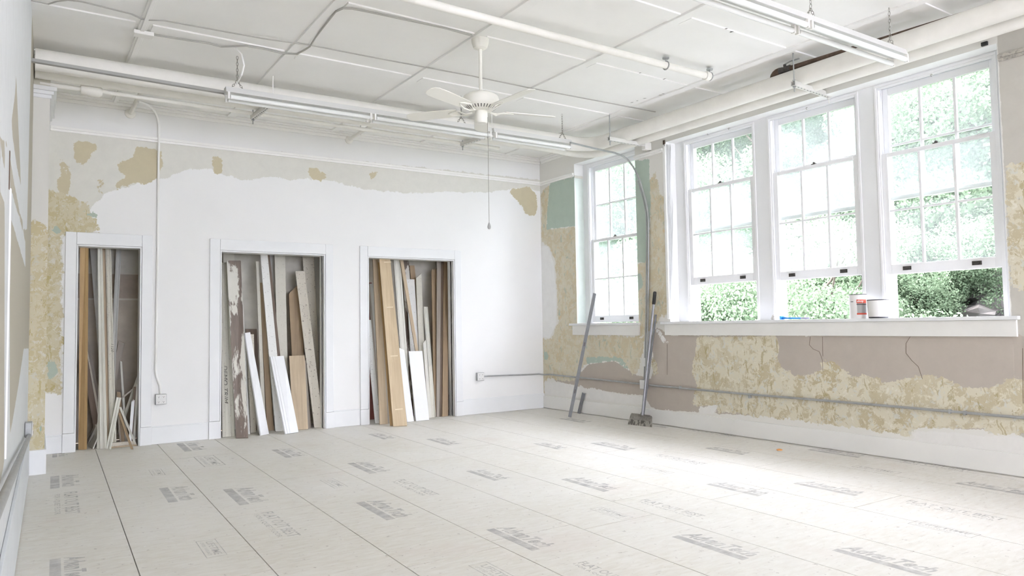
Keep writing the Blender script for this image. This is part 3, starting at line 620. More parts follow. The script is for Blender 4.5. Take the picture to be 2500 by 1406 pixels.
# rusty pipe with valve above the windows
r0 = lvl(1900, 176, 3.425); r1 = rgt(2075, 122, r0@N1); e = (r1-r0)/np.linalg.norm(r1-r0)
ip = empty('iron_pipe', r0, 'bare rusty iron pipe with lever valve above the wide windows', 'pipe')
end = r1+e*1.2; mb = MB(); mb.tube([r0+e*.05, end], .024, 14); mb.build('pipe_run', M['rust'], ip)
mb = MB(); mb.tube(arc(r0+e*.02, r0-e*.07, r0-e*.07+np.array([.03, 0, -.10]), 7), .036, 14); mb.build('elbow', M['rust'], ip)
mb = MB(); mb.lathe([(.030, -.01), (.036, .0), (.034, .02), (.028, .05), (.034, .08), (.036, .10), (.03, .11)], r0+e*.02, 8, False, e); mb.lathe([(.014, 0), (.014, .05)], r0+e*.07, 10); vb = mb.build('valve_body', M['dark'], ip)
mb = MB(); h0 = r0+e*.07+np.array([0, 0, .052]); mb.tube([h0, h0+e*.03+[0, 0, .006], h0+e*.06+[0, 0, .012], h0+e*.15+[0, 0, .010]], .006, 6); mb.build('lever', M['galv'], vb)
# vertical strap beside it: fluorescent fixtures
def chain(parent, top, bot, n=None):
    top = np.array(top, float); bot = np.array(bot, float); L = np.linalg.norm(bot-top); n = n or max(3, int(L/.026)); d = (bot-top)/L; mb = MB()
    x = np.cross(d, [0, 0, 1.] if abs(d[2]) < .8 else [1., 0, 0]); x /= np.linalg.norm(x); y = np.cross(d, x)
    for i in range(n):
        c = lerp(top, bot, (i+.5)/n); w = x if i % 2 else y; hl = L/n*.62; ring = [c+d*hl*math.cos(t)+w*.008*math.sin(t) for t in np.linspace(0, 2*math.pi, 9)]; mb.tube(ring, .0022, 4, False)
    return mb.build('chain', M['chain'], parent)
def fixture(p, q, label, tubes_n, chains, body_w=.06, body_h=.052, spacing=.052):
    """strip light from p to q (top centre line)"""
    p = np.array(p, float); q = np.array(q, float); e = q-p; L = np.linalg.norm(e); e /= L; w = np.cross([0, 0, 1.], e); w /= np.linalg.norm(w)
    t = empty('strip_light', (p+q)/2, label, 'light fixture', 'bare-tube fluorescent strip lights hung on chains')
    fr = lambda a, b, c: p+e*a+w*b+np.array([0, 0, c]); mb = MB()
    P = lambda a: [fr(a, -body_w*.65, 0), fr(a, body_w*.65, 0), fr(a, body_w, -body_h), fr(a, -body_w, -body_h)]
    A, B = P(0), P(L); mb.add(A+B, [(0, 1, 2, 3), (7, 6, 5, 4), (0, 4, 5, 1), (1, 5, 6, 2), (2, 6, 7, 3), (3, 7, 4, 0)]); hs = mb.build('housing', M['housing'], t, bevel=.003)
    segs = [(i*L/tubes_n, (i+1)*L/tubes_n) for i in range(tubes_n)]
    for sgn in (-1, 1):
        for a, b in segs:
            mb = MB(); mb.tube([fr(a+.035, sgn*spacing, -body_h-.038), fr(b-.035, sgn*spacing, -body_h-.038)], .0185, 14); mb.build('lamp_tube', M['tube'], t)
            for c in (a+.012, b-.030):
                mb = MB(); mb.box(fr, (c, c+.018), (sgn*spacing-.013, sgn*spacing+.013), (-body_h-.058, -body_h+.002)); mb.build('lamp_holder', M['steelpaint'], t)
    for at, ceil_pt in chains:
        b1 = fr(at-.05, 0, .002); b2 = fr(at+.05, 0, .002); j = (b1+b2)/2+np.array([0, 0, .07]); top = np.array([j[0], j[1], H-.01]) if ceil_pt is None else ceil_pt
        chain(t, top, j); chain(t, j, b1, 4); chain(t, j, b2, 4)
    return t
zf = 3.215
fa, fb_, fc, fd = lvl(549, 213, zf), lvl(1162, 313, zf), lvl(1163, 318, zf), lvl(1390, 343, zf)
fixture(fa, lerp(fa, fd, .715), 'long fluorescent strip light at left, ending under the ceiling fan', 2, [(.10, None), (2.28, None)])
fixture(lerp(fa, fd, .722), fd, 'short fluorescent strip light between the ceiling fan and the room corner', 1, [(.92, None)])
g1, g0 = lvl(2199, 124, 3.20), lvl(1945, 33, 3.20); ge = (g0-g1)/np.linalg.norm(g0-g1)
fixture(g1, g1+ge*2.44, 'fluorescent strip light hanging nearest the viewer at top right', 2, [(.14, None), (1.12, None)])
# raceway feeding the lights from the left wall
mb = MB(); ra = lvl(70, 146, 3.185); rb = lvl(548, 226, 3.185); mb.box(lambda a, b, c: lerp(ra, rb, a)+np.array([0, b, c]), (-.02, 1), (-.02, .02), (-.012, .012))
mb.build('raceway', M['grey'], label='straight grey metal raceway from the left wall to the first strip light', cat='conduit')
# conduit from the short light to the window pier and down
cz = 3.16
cpts = [lvl(1392, 348, cz), lvl(1450, 362, cz), lvl(1500, 373, cz)]+arc(lvl(1508, 376, cz), lvl(1540, 384, cz), rgt(1562, 440, -.10), 7)+arc(rgt(1568, 462, -.06), rgt(1582, 500, -.02), rgt(1583, 545, -.022), 5)+[rgt(1583, 640, -.022), rgt(1582, 760, -.022), rgt(1577, 926, -.022)]
thingpipe('conduit', cpts, .0105, M['galv'], 'galvanised conduit bending off the light row and down between the windows', 'conduit', 10)
mb = MB(); mb.tube([q+N1*0+Y1*.03+np.array([0, 0, 0.]) for q in cpts[9:]], .008, 8); mb.build('conduit', M['galv'], label='second thin conduit running down the pier just beside the first', cat='conduit')
# conduit down the far wall to the quad outlet
zc = 3.30
fp = [lvl(338, 247, zc), lvl(352, 252, zc)]+arc(lvl(360, 256, zc), far(386, 270, -.05), far(388, 310, -.022), 6)+[far(388, 352, -.035), far(387, 380, -.022), far(385, 600, -.02), far(380, 900, -.02)]+arc(far(380, 905, -.02), far(382, 925, -.02), far(391, 940, -.022), 5)+[far(392, 962, -.022)]
thingpipe('conduit', fp, .0115, M['batten'], 'white painted conduit dropping down the far wall beside the left closet', 'conduit', 10)
def outlet(c, fr, label, w=.105):
    t = empty('outlet_box', c, label, 'outlet'); c = np.array(c, float)
    mb = MB(); mb.box(fr, (-w/2, w/2), (-.042, 0), (-w/2, w/2)); mb.build('box', M['galv'], t, bevel=.004)
    mb = MB(); mb.box(fr, (-w/2+.004, w/2-.004), (-.046, -.0425), (-w/2+.004, w/2-.004)); pl = mb.build('face_plate', M['outlet'], t, bevel=.004)
    for sx_ in (-1, 1):
        for sz in (-1, 1):
            mb = MB(); x, z = sx_*w*.22, sz*w*.24; mb.box(fr, (x-.016, x+.016), (-.049, -.0462), (z-.013, z+.013)); mb.build('socket', M['can'], pl)
            mb = MB()
            for q in (-.006, .006): mb.box(fr, (x+q-.0014, x+q+.0014), (-.0505, -.0492), (z-.003, z+.007))
            mb.box(fr, (x-.003, x+.003), (-.0505, -.0492), (z-.010, z-.005)); mb.build('slot', M['slot'], pl)
    return t
co = far(392, 974, -.002); outlet(co, lambda a, b, c: co+np.array([a, b, c]), 'quad outlet box on the far wall just right of the left closet')
co2 = far(1170, 919, -.002); outlet(co2, lambda a, b, c: co2+np.array([a, b, c]), 'quad outlet box on the far wall near the room corner')
co3 = lft(54, 1062, .002); co3 = LW(.85, .002, .47)
outlet(co3, lambda a, b, c: co3-LD*a-LN*b+np.array([0, 0, c]), 'grey outlet box on the left wall beside the pilaster')
lc = [LW(.90, .03, .42), LW(1.4, .03, .41), LW(6.5, .03, .40)]
lb = lft(0, 1232, .03); lc = [LW(.91, .03, .43), lb, lb+(lb-LW(.91, .03, .43))*.6]
thingpipe('conduit', lc, .014, M['galv'], 'grey conduit running low along the left wall from its outlet box', 'conduit', 10)
hp = [far(1181, 918, -.02), far(1300, 914, -.02)]+arc(far(1316, 913, -.02), np.array([-.022, -.022, .46]), rgt(1342, 914, -.02), 6)+[rgt(1564, 937, -.02)]
thingpipe('conduit', hp, .0105, M['galv'], 'thin grey conduit low around the room corner, from far wall to window wall', 'conduit', 10)
thingpipe('conduit', [rgt(1586, 940, -.02), rgt(1800, 960, -.02), rgt(2100, 985, -.02), rgt(2500, 1020, -.02), rgt(2700, 1038, -.02)], .0105, M['galv'], 'long grey conduit running low under the wide windows', 'conduit', 10)
cb3 = rgt(1576, 938, 0); mb = MB(); s3 = -(cb3@Y1)
t = empty('junction_box', cb3, 'galvanised junction box low on the wall behind the floor scraper', 'junction box')
mb = MB(); mb.box(RW, (s3-.045, s3+.05), (-.05, -.001), (cb3[2]-.055, cb3[2]+.055)); mb.build('box', M['galv'], t, bevel=.004)
mb = MB(); mb.box(RW, (s3-.04, s3+.045), (-.055, -.051), (cb3[2]-.05, cb3[2]+.05)); mb.build('cover', M['outlet'], t, bevel=.003)
cb4 = rgt(1580, 884, 0); s4 = -(cb4@Y1); t = empty('switch_box', cb4, 'old wall box with white flap above the junction box', 'junction box')
mb = MB(); mb.box(RW, (s4-.05, s4+.0), (-.03, -.001), (cb4[2]-.05, cb4[2]+.05)); mb.build('box', M['outlet'], t, bevel=.003)
mb = MB(); mb.box(RW, (s4+.001, s4+.055), (-.012, -.001), (cb4[2]-.055, cb4[2]+.05)); mb.build('cover', simple('grey_green_cover', (.45, .46, .38), .7), t)
# conduit straps
for u, v in ((1662, 946), (1832, 968), (2357, 1008), (2320, 1004)):
    c = rgt(u, v, -.01); s = -(c@Y1); mb = MB(); mb.box(RW, (s-.009, s+.009), (-.034, -.001), (c[2]-.016, c[2]+.016)); tag(mb.build('conduit_strap', M['galv'], bevel=.003), {1662: 'small metal strap on the low conduit, nearest the floor scraper', 1832: 'small metal strap on the low conduit, second from the floor scraper', 2357: 'small metal strap on the low conduit, farthest right', 2320: 'small metal strap on the low conduit, second from the right edge'}[u], 'strap', 'straps on the low conduit')
# ceiling cables
zk = H-.024
thingpipe('cable', [lvl(u, v, zk) for u, v in ((60, -2), (118, 10), (140, 3), (165, 0), (200, 4), (320, 34), (345, 46), (360, 49), (400, 50), (520, 72), (642, 94), (757, 110), (900, 138), (1150, 185), (1300, 216), (1510, 256), (1600, 273))], .0055, M['wire'], 'thin grey cable continued as a shadow line along the ceiling batten, farther from the wall', 'cable', 6)  # real cable at left; beyond the fan it draws the batten's shadow and seam line
thingpipe('cable', [lvl(u, v, zk) for u, v in ((372, 84), (420, 92), (510, 106), (540, 114), (570, 113), (600, 112), (640, 118), (690, 130), (725, 132), (745, 121), (757, 113), (770, 92), (785, 72), (820, 28), (838, 20), (860, 21), (920, 33), (1000, 50), (1085, 68), (1152, 87))], .0075, M['wire'], 'dark cable snaking across the ceiling to the fan', 'cable', 6)
thingpipe('cable', [lvl(575, 117, zk), lvl(590, 133, H-.10), lvl(596, 160, H-.19), lvl(590, 183, H-.26), lvl(577, 205, 3.215)], .007, M['batten'], 'pale loop of cable dropping to the left end of the long strip light', 'cable', 6)
jb = lvl(357, 84, H-.03); mb = MB(); mb.box(FW, (jb[0]-.09, jb[0]+.05), (jb[1]-.045, jb[1]+.045), (H-.05, H-.0185)); mb.build('ceiling_box', M['steelpaint'], label='white surface box on the ceiling where the cables start', cat='junction box', bevel=.004)
# stub pipes to the far wall
def stub(p, q, label, hang=False):
    t = empty('stub_pipe', p, label, 'pipe'); e = np.array(q)-np.array(p); e /= np.linalg.norm(e)
    mb = MB(); mb.tube([p, q], .021, 14); mb.build('pipe_run', M['pipe'], t); mb = MB(); mb.lathe([(.052, 0), (.05, .012), (.024, .03)], p, 20, ax=e); mb.build('flange', M['pipe'], t)
    if hang: c = lerp(p, q, .4); mb = MB(); mb.tube([c+[0, 0, .02], [c[0], c[1], H-.002]], .005, 6); mb.tube([c+np.array([0, .028*math.sin(k), .028*math.cos(k)]) for k in np.linspace(0, 6.283, 10)], .004, 5, False); mb.build('hanger_rod', M['steelpaint'], t)
zs = far_xz(318, 277, 0)[1]; stub(far(318, 277, -.002), far(318, 277, -.002)*[1, 0, 1]+[0.02, -1.02, .0], 'short white pipe into the far wall high above the left closet')
stub(far(852, 341, -.002), far(852, 341, -.002)*[1, 0, 1]+[0, -.95, .0], 'short white pipe into the far wall left of the fan, with ring hanger', True)
q0 = lvl(70, 208, 3.29); q1 = lvl(226, 222, 3.29); t = empty('feed_pipe', q0, 'small white pipe with bulky coupling below the wrapped pipes at far left', 'pipe')
q1 = far(226, 222, -1.08); q0 = np.array([-5.95, -1.08, q1[2]]); mb = MB(); mb.tube([q0, q1], .021, 14); mb.build('pipe_run', M['pipe'], t)
mb = MB(); mb.lathe([(.040, -.09), (.046, -.08), (.046, -.05), (.052, -.03), (.050, .05), (.03, .075)], q1, 18, ax=(1, 0, 0)); mb.build('coupling', M['pipe'], t)
mb = MB(); mb.tube([q1+[.05, 0, .005], q1+[.9, 0, .0], q1+[4.2, 0, 0]], .019, 12); mb.build('pipe_run', M['pipe'], t)

# ceiling fan
fx, fy = lvl(1172, 92, H)[:2]
fan = empty('ceiling_fan', (fx, fy, H), 'cream five-blade ceiling fan hanging on a long rod', 'ceiling fan')
c = lambda z: (fx, fy, z)
MB().lathe([(.03, -.085), (.055, -.075), (.07, -.03), (.072, 0)], c(H-.013), 32).build('canopy', M['fan'], fan)
MB().tube([c(H-.09), c(3.05)], .0135, 14).build('downrod', M['fan'], fan)
MB().lathe([(.046, -.145), (.09, -.14), (.128, -.115), (.145, -.09), (.148, -.05), (.142, -.028), (.12, -.012), (.05, -.004), (.035, .015), (.018, .03)], c(3.045), 40).build('motor_housing', M['fan'], fan)
mb = MB()
for k in range(30):
    a = k*2*math.pi/30; P = lambda r, da, z: np.array([fx+r*math.cos(a+da), fy+r*math.sin(a+da), z]); mb.add([P(.101, -.03, 2.910), P(.127, -.03, 2.929), P(.127, .03, 2.929), P(.101, .03, 2.910)], [(0, 1, 2, 3), (3, 2, 1, 0)])
mb.build('vent_slots', M['slot'], fan)
MB().lathe([(.0, -.105), (.045, -.10), (.052, -.09), (.052, -.02), (.05, 0)], c(2.90), 32).build('switch_cup', M['fan'], fan)
mb = MB(); pb = (fx+.04, fy-.035); mb.tube([(pb[0], pb[1], 2.85), (pb[0], pb[1], 1.99)], .0018, 6); pc = mb.build('pull_chain', M['chain'], fan)
MB().lathe([(.004, .05), (.012, .03), (.015, .015), (.012, 0), (.004, -.004)], (pb[0], pb[1], 1.94), 14).build('pull_knob', M['labelgrey'], pc)
for k in range(5):
    a = math.radians(-85+72*k); ex = np.array([math.cos(a), math.sin(a), 0]); ey = np.array([-math.sin(a), math.cos(a), 0]); ez = np.array([0, 0, 1.])
    tilt = .22; yy = ey*math.cos(tilt)+ez*math.sin(tilt); o0 = np.array([fx, fy, 2.905]); mb = MB(); out = []
    for r, w in ((.20, .050), (.24, .056), (.50, .064), (.60, .062), (.635, .045), (.65, .02)): out.append((r, w))
    vs_ = [o0+ex*r-yy*w+ez*.0 for r, w in out]+[o0+ex*r+yy*w for r, w in out[::-1]]; n_ = len(vs_); nn = np.cross(ex, yy)*.006
    mb.add([v for v in vs_]+[v+nn for v in vs_], [tuple(range(n_))[::-1], tuple(range(n_, 2*n_))]+[(i, (i+1) % n_, n_+(i+1) % n_, n_+i) for i in range(n_)]); bl = mb.build('blade', M['fan'], fan)
    mb = MB()
    for sg in (-1, 1): mb.tube([o0+ex*.08-ez*.01, o0+ex*.13+ey*sg*.02-ez*.022, o0+ex*.18+yy*sg*.038-ez*.006, o0+ex*.25+yy*sg*.02-ez*.004, o0+ex*.28-ez*.003], .006, 6)
    mb.build('blade_iron', M['fan'], fan)

# ================================================================== LUMBER
def board(BL, BR, TR, TL, m, label, yt=None, th=.02, prof='flat', zt_ext=None, top='square', name='board', y0=None, dt=None):
    """a board standing on the floor: four corners of its front face in picture terms; foot on the floor (or at depth y0), top leaning at depth yt"""
    if y0 is None: a, b = lvl(*BL), lvl(*BR)
    else: a, b = far(*BL, y0), far(*BR, y0)
    if a[1] > .56 or b[1] > .56: a = far(*BL, .5); b = far(*BR, .5)
    a[2] = max(a[2], 0.); b[2] = max(b[2], 0.)
    ym = (a[1]+b[1])/2
    yt = .50 if yt is None else yt
    c, d = far(*TR, yt), far(*TL, yt)
    if zt_ext: c = b+(c-b)*zt_ext; d = a+(d-a)*zt_ext
    n = np.cross(b-a, d-a); n /= np.linalg.norm(n)
    if n[1] > 0: n = -n
    P = {'flat': [(0, 0), (1, 0)], 'bead': [(0, 0), (.12, 0), (.14, .006), (.26, .006), (.28, -.003), (.34, -.003), (.36, 0), (1, 0)], 'mould': [(0, .004), (.22, .010), (.3, 0), (.5, -.003), (.7, 0), (.78, .007), (1, .003)], 'groove': [(0, 0), (.47, 0), (.49, -.004), (.53, -.004), (.55, 0), (1, 0)]}[prof]
    k_ = len(P); mb = MB(); low = [lerp(a, b, t)+n*o for t, o in P]; up = [lerp(d, c, t)+n*o for t, o in P]
    if top == 'mitre': up = [q+(up[-1]-low[-1])/np.linalg.norm(up[-1]-low[-1])*np.linalg.norm(c-d)*t*.9 for q, (t, o) in zip(up, P)]
    if top == 'mitreL': up = [q+(up[-1]-low[-1])/np.linalg.norm(up[-1]-low[-1])*np.linalg.norm(c-d)*(t-1)*.75 for q, (t, o) in zip(up, P)]
    if top == 'ragged': up = [lerp(up[0], up[-1], t)+n*0+(up[-1]-low[-1])/np.linalg.norm(up[-1]-low[-1])*r for t, r in ((0, -.02), (.2, .012), (.35, -.012), (.6, .02), (.8, -.015), (1, .004))]; low = [lerp(a, b, t) for t in (0, .2, .35, .6, .8, 1)]; k_ = 6
    lb_, ub_ = [q-n*th for q in (low[0], low[-1])], [q-n*th for q in (up[0], up[-1])]
    V = low+up+lb_+ub_; L_ = 2*k_
    fs = [(i, i+1, k_+i+1, k_+i) for i in range(k_-1)]+[(L_, L_+2, L_+3, L_+1), (0, k_, L_+2, L_), (k_-1, L_+1, L_+3, 2*k_-1), tuple([L_, L_+1]+list(range(k_))[::-1]), tuple([L_+3, L_+2]+list(range(k_, 2*k_)))]
    Vw = np.array(V); o0 = np.array([Vw[:, 0].mean(), Vw[:, 1].mean(), 0])
    zmin = Vw[:, 2].min()
    if zmin < 0: V = [np.array([q[0], q[1], q[2]-zmin*(1-min(1, q[2]/2.))]) for q in V]
    # local frame: z along the board so that grain follows its length
    mb.add(V, fs); ez_ = (lerp(c, d, .5)-lerp(a, b, .5)); ez_ /= np.linalg.norm(ez_); ex_ = (b-a)/np.linalg.norm(b-a); ex_ = ex_-(ex_@ez_)*ez_; ex_ /= np.linalg.norm(ex_); ey_ = np.cross(ez_, ex_)
    R = np.array([ex_, ey_, ez_]); base = lerp(a, b, .5); loc = (np.array(mb.v)-base)@R.T
    off = random.uniform(0, 40)
    me = bpy.data.meshes.new(name); me.from_pydata([(p[0], p[1], p[2]) for p in loc], [], mb.f); me.materials.append(m); me.update()
    o = bpy.data.objects.new(name, me); COL.objects.link(o); o.matrix_world = Matrix(((ex_[0], ey_[0], ez_[0], base[0]), (ex_[1], ey_[1], ez_[1], base[1]), (ex_[2], ey_[2], ez_[2], base[2]), (0, 0, 0, 1)))
    bv = o.modifiers.new('bevel', 'BEVEL'); bv.width = .0015; bv.segments = 1; bv.limit_method = 'ANGLE'; bv.angle_limit = math.radians(50)
    tag(o, label, 'board'); return o, (a, b, c, d, n)
LC, MC, RC_ = 'in the left closet', 'in the middle closet', 'in the right closet'
B1 = [  # left closet: BL, BR, TR, TL, material, label, y at top, thickness, profile, y at foot
 ((258, 1085), (276, 1085), (237, 600), (219, 600), 'greypaint', 'wide tall grey-white board tapering down behind the cream moulding, in the left closet', .48, .018, 'flat', .38),
 ((260, 1085), (273, 1085), (296, 618), (283, 616), 'greypaint', 'grey-white moulding tilted right with its top end showing, in the left closet', .50, .018, 'mould', .30),
 ((232, 1085), (247, 1085), (305, 838), (290, 833), 'greywood', 'grey board leaning right at mid height, in the left closet', .44, .015, 'flat', .33),
 ((258, 1085), (266, 1085), (214, 820), (206, 820), 'greywood', 'thin grey stick leaning left behind the honey stud, in the left closet', .50, .012, 'flat', .42),
 ((247, 1075), (257, 1075), (210, 836), (200, 838), 'peelcream', 'chipped board leaning left with ragged white edge, in the left closet', .42, .014, 'flat', .30),
 ((236, 1085), (251, 1085), (214, 872), (199, 880), 'brown', 'dark brown board leaning left at the bottom, in the left closet', .34, .015, 'flat', .22),
 ((191, 1098), (206, 1098), (210, 598), (195, 598), 'honey', 'upright honey-coloured stud at the left edge of the left closet', .13, .04, 'flat', None),
 ((262, 1088), (271, 1088), (257, 601), (248, 601), 'pine', 'narrow brown-edged board beside the cream moulding, in the left closet', .30, .02, 'flat', .12),
 ((268, 1086), (284, 1086), (271, 602), (257, 602), 'cream', 'tall cream moulding with pencilled digits, in the left closet', .28, .018, 'mould', .10),
 ((243, 1096), (260, 1096), (248, 601), (238, 601), 'creamfresh', 'tall fluted cream moulding in front, in the left closet', .22, .018, 'mould', None),
 ((236, 1096), (245, 1096), (247, 940), (240, 940), 'creamfresh', 'short cream strip at the foot of the fluted moulding, in the left closet', .16, .01, 'flat', None),
 ((212, 1088), (226, 1096), (245, 1048), (238, 1030), 'creamfresh', 'cream offcut splayed out at lower left, in the left closet', .14, .012, 'flat', None),
 ((207, 1084), (215, 1089), (238, 1046), (231, 1036), 'greywood', 'grey offcut splayed behind the cream one at lower left, in the left closet', .18, .012, 'flat', None),
 ((305, 1080), (312, 1080), (298, 883), (293, 881), 'creamfresh', 'slim cream stick with rounded tip standing at mid right, in the left closet', .40, .01, 'flat', .20),
 ((284, 1060), (292, 1062), (340, 925), (335, 918), 'cream', 'pale stick leaning up against the right jamb, in the left closet', .20, .012, 'flat', .30),
 ((262, 998), (263, 1001), (324, 953), (323, 949), 'greywood', 'thin brown stick lying nearly level between the boards, in the left closet', .16, .008, 'flat', .16),
 ((296, 1080), (305, 1080), (294, 957), (285, 956), 'tan', 'brown board end behind the short cream moulding, in the left closet', .30, .015, 'flat', .15),
 ((316, 1082), (323, 1082), (333, 944), (327, 944), 'brown', 'brown-faced strip above the white broken one at right, in the left closet', .14, .01, 'flat', .10),
 ((314, 1078), (321, 1078), (329, 977), (321, 977), 'whiteboard', 'broken bright white strip at right, in the left closet', .09, .010, 'ragged', .06),
 ((324, 1080), (330, 1080), (338, 932), (333, 940), 'creamfresh', 'pale strip against the right jamb, in the left closet', .12, .01, 'flat', .13),
 ((318, 1078), (327, 1080), (341, 1013), (334, 1015), 'tan', 'tan offcut low against the right jamb, in the left closet', .16, .012, 'flat', .20),
 ((279, 1078), (284, 1078), (283, 1020), (278, 1020), 'cream', 'tiny cream stick near the chipped block, in the left closet', .10, .008, 'flat', .12),
 ((292, 1078), (296, 1078), (290, 1000), (286, 1000), 'greywood', 'tiny grey stick near the chipped block, in the left closet', .10, .008, 'flat', .14),
 ((329, 1088), (334, 1088), (295, 993), (290, 994), 'creamfresh', 'thin cream strip crossing down to the right corner, in the left closet', .12, .008, 'flat', None),
 ((319, 1097), (325, 1097), (294, 1008), (288, 1009), 'tan', 'thin brown strip crossing down to the right, in the left closet', .10, .008, 'flat', None),
 ((259, 1096), (269, 1097), (294, 971), (285, 970), 'creamfresh', 'short cream moulding leaning right in front, in the left closet', .10, .012, 'mould', None),
]
B2 = [
 ((552, 1050), (586, 1048), (572, 620), (545, 620), 'cream', 'wide pale board behind the peeling brown one, in the middle closet', .52, .018, 'flat', .42),
 ((668, 1040), (680, 1040), (670, 616), (658, 616), 'greypaint', 'grey strip behind the tall peeling boards, in the middle closet', .53, .015, 'flat', .46),
 ((772, 1035), (786, 1035), (780, 620), (766, 620), 'greypaint', 'blue-grey strip at the far right edge, in the middle closet', .53, .015, 'flat', .45),
 ((760, 1035), (786, 1035), (766, 618), (739, 618), 'peelcream', 'wide beige board with large brown bare patch at top right, in the middle closet', .48, .02, 'flat', .38),
 ((618, 1052), (640, 1052), (627, 803), (600, 803), 'brown', 'dark brown board with low top in the shadow, in the middle closet', .47, .015, 'flat', .38),
 ((543, 1068), (573, 1065), (556, 641), (537, 641), 'cream', 'tall fluted cream trim with marker writing at far left, in the middle closet', .40, .02, 'mould', None),
 ((683, 1048), (706, 1048), (696, 617), (670, 617), 'cream', 'broad tall beige board just right of centre, in the middle closet', .44, .02, 'flat', .28),
 ((690, 1045), (703, 1045), (658, 616), (650, 616), 'brown', 'dark bare edge board beside the tall white peeling one, in the middle closet', .42, .015, 'flat', .26),
 ((612, 1062), (625, 1062), (620, 816), (602, 816), 'peelcream', 'mottled cream and brown board low behind the white strips, in the middle closet', .30, .015, 'flat', .15),
 ((652, 1056), (669, 1055), (642, 690), (634, 690), 'tan', 'tan board left of the tall white peeling one, in the middle closet', .42, .015, 'flat', .22),
 ((640, 1052), (650, 1052), (632, 638), (625, 638), 'cream', 'narrow tall cream stick with dark knots, in the middle closet', .36, .015, 'flat', .14),
 ((722, 1046), (752, 1046), (733, 690), (705, 717), 'tan', 'tan board with slanted top, in the middle closet', .44, .02, 'flat', .22),
 ((600, 1064), (611, 1064), (590, 683), (581, 683), 'peelwhite', 'narrow chipped white stick right of the peeling brown board, in the middle closet', .36, .015, 'flat', .08),
 ((673, 1054), (695, 1054), (653, 616), (635, 616), 'peelwhite', 'tall leaning white board with peeling edges in the centre, in the middle closet', .30, .02, 'flat', .06),
 ((752, 1047), (760, 1044), (747, 880), (741, 880), 'greywood', 'thin dark board edge beside the short tan board, in the middle closet', .20, .012, 'flat', None),
 ((716, 1051), (752, 1048), (744, 867), (706, 869), 'pine', 'short broad tan board with stains in front, in the middle closet', .20, .02, 'flat', None),
 ((767, 1044), (790, 1043), (744, 661), (721, 662), 'peelcream', 'leaning cream board full of dark chips at right, in the middle closet', .34, .022, 'flat', None),
 ((576, 1071), (605, 1070), (587, 636), (553, 636), 'peelbrown', 'wide brown board with big flakes of white paint at left, in the middle closet', .28, .022, 'flat', None),
 ((629, 1058), (640, 1062), (604, 822), (596, 824), 'creamfresh', 'thin whitish strip just behind the bright white narrow board, in the middle closet', .14, .012, 'flat', None),
 ((637, 1064), (657, 1060), (611, 811), (598, 813), 'whiteboard', 'bright white narrow board leaning left in front, in the middle closet', .10, .018, 'flat', None),
 ((697, 1061), (729, 1056), (693, 869), (660, 871), 'whiteboard', 'bright white panelled board with bead, leaning left in front, in the middle closet', .12, .018, 'bead', None),
]
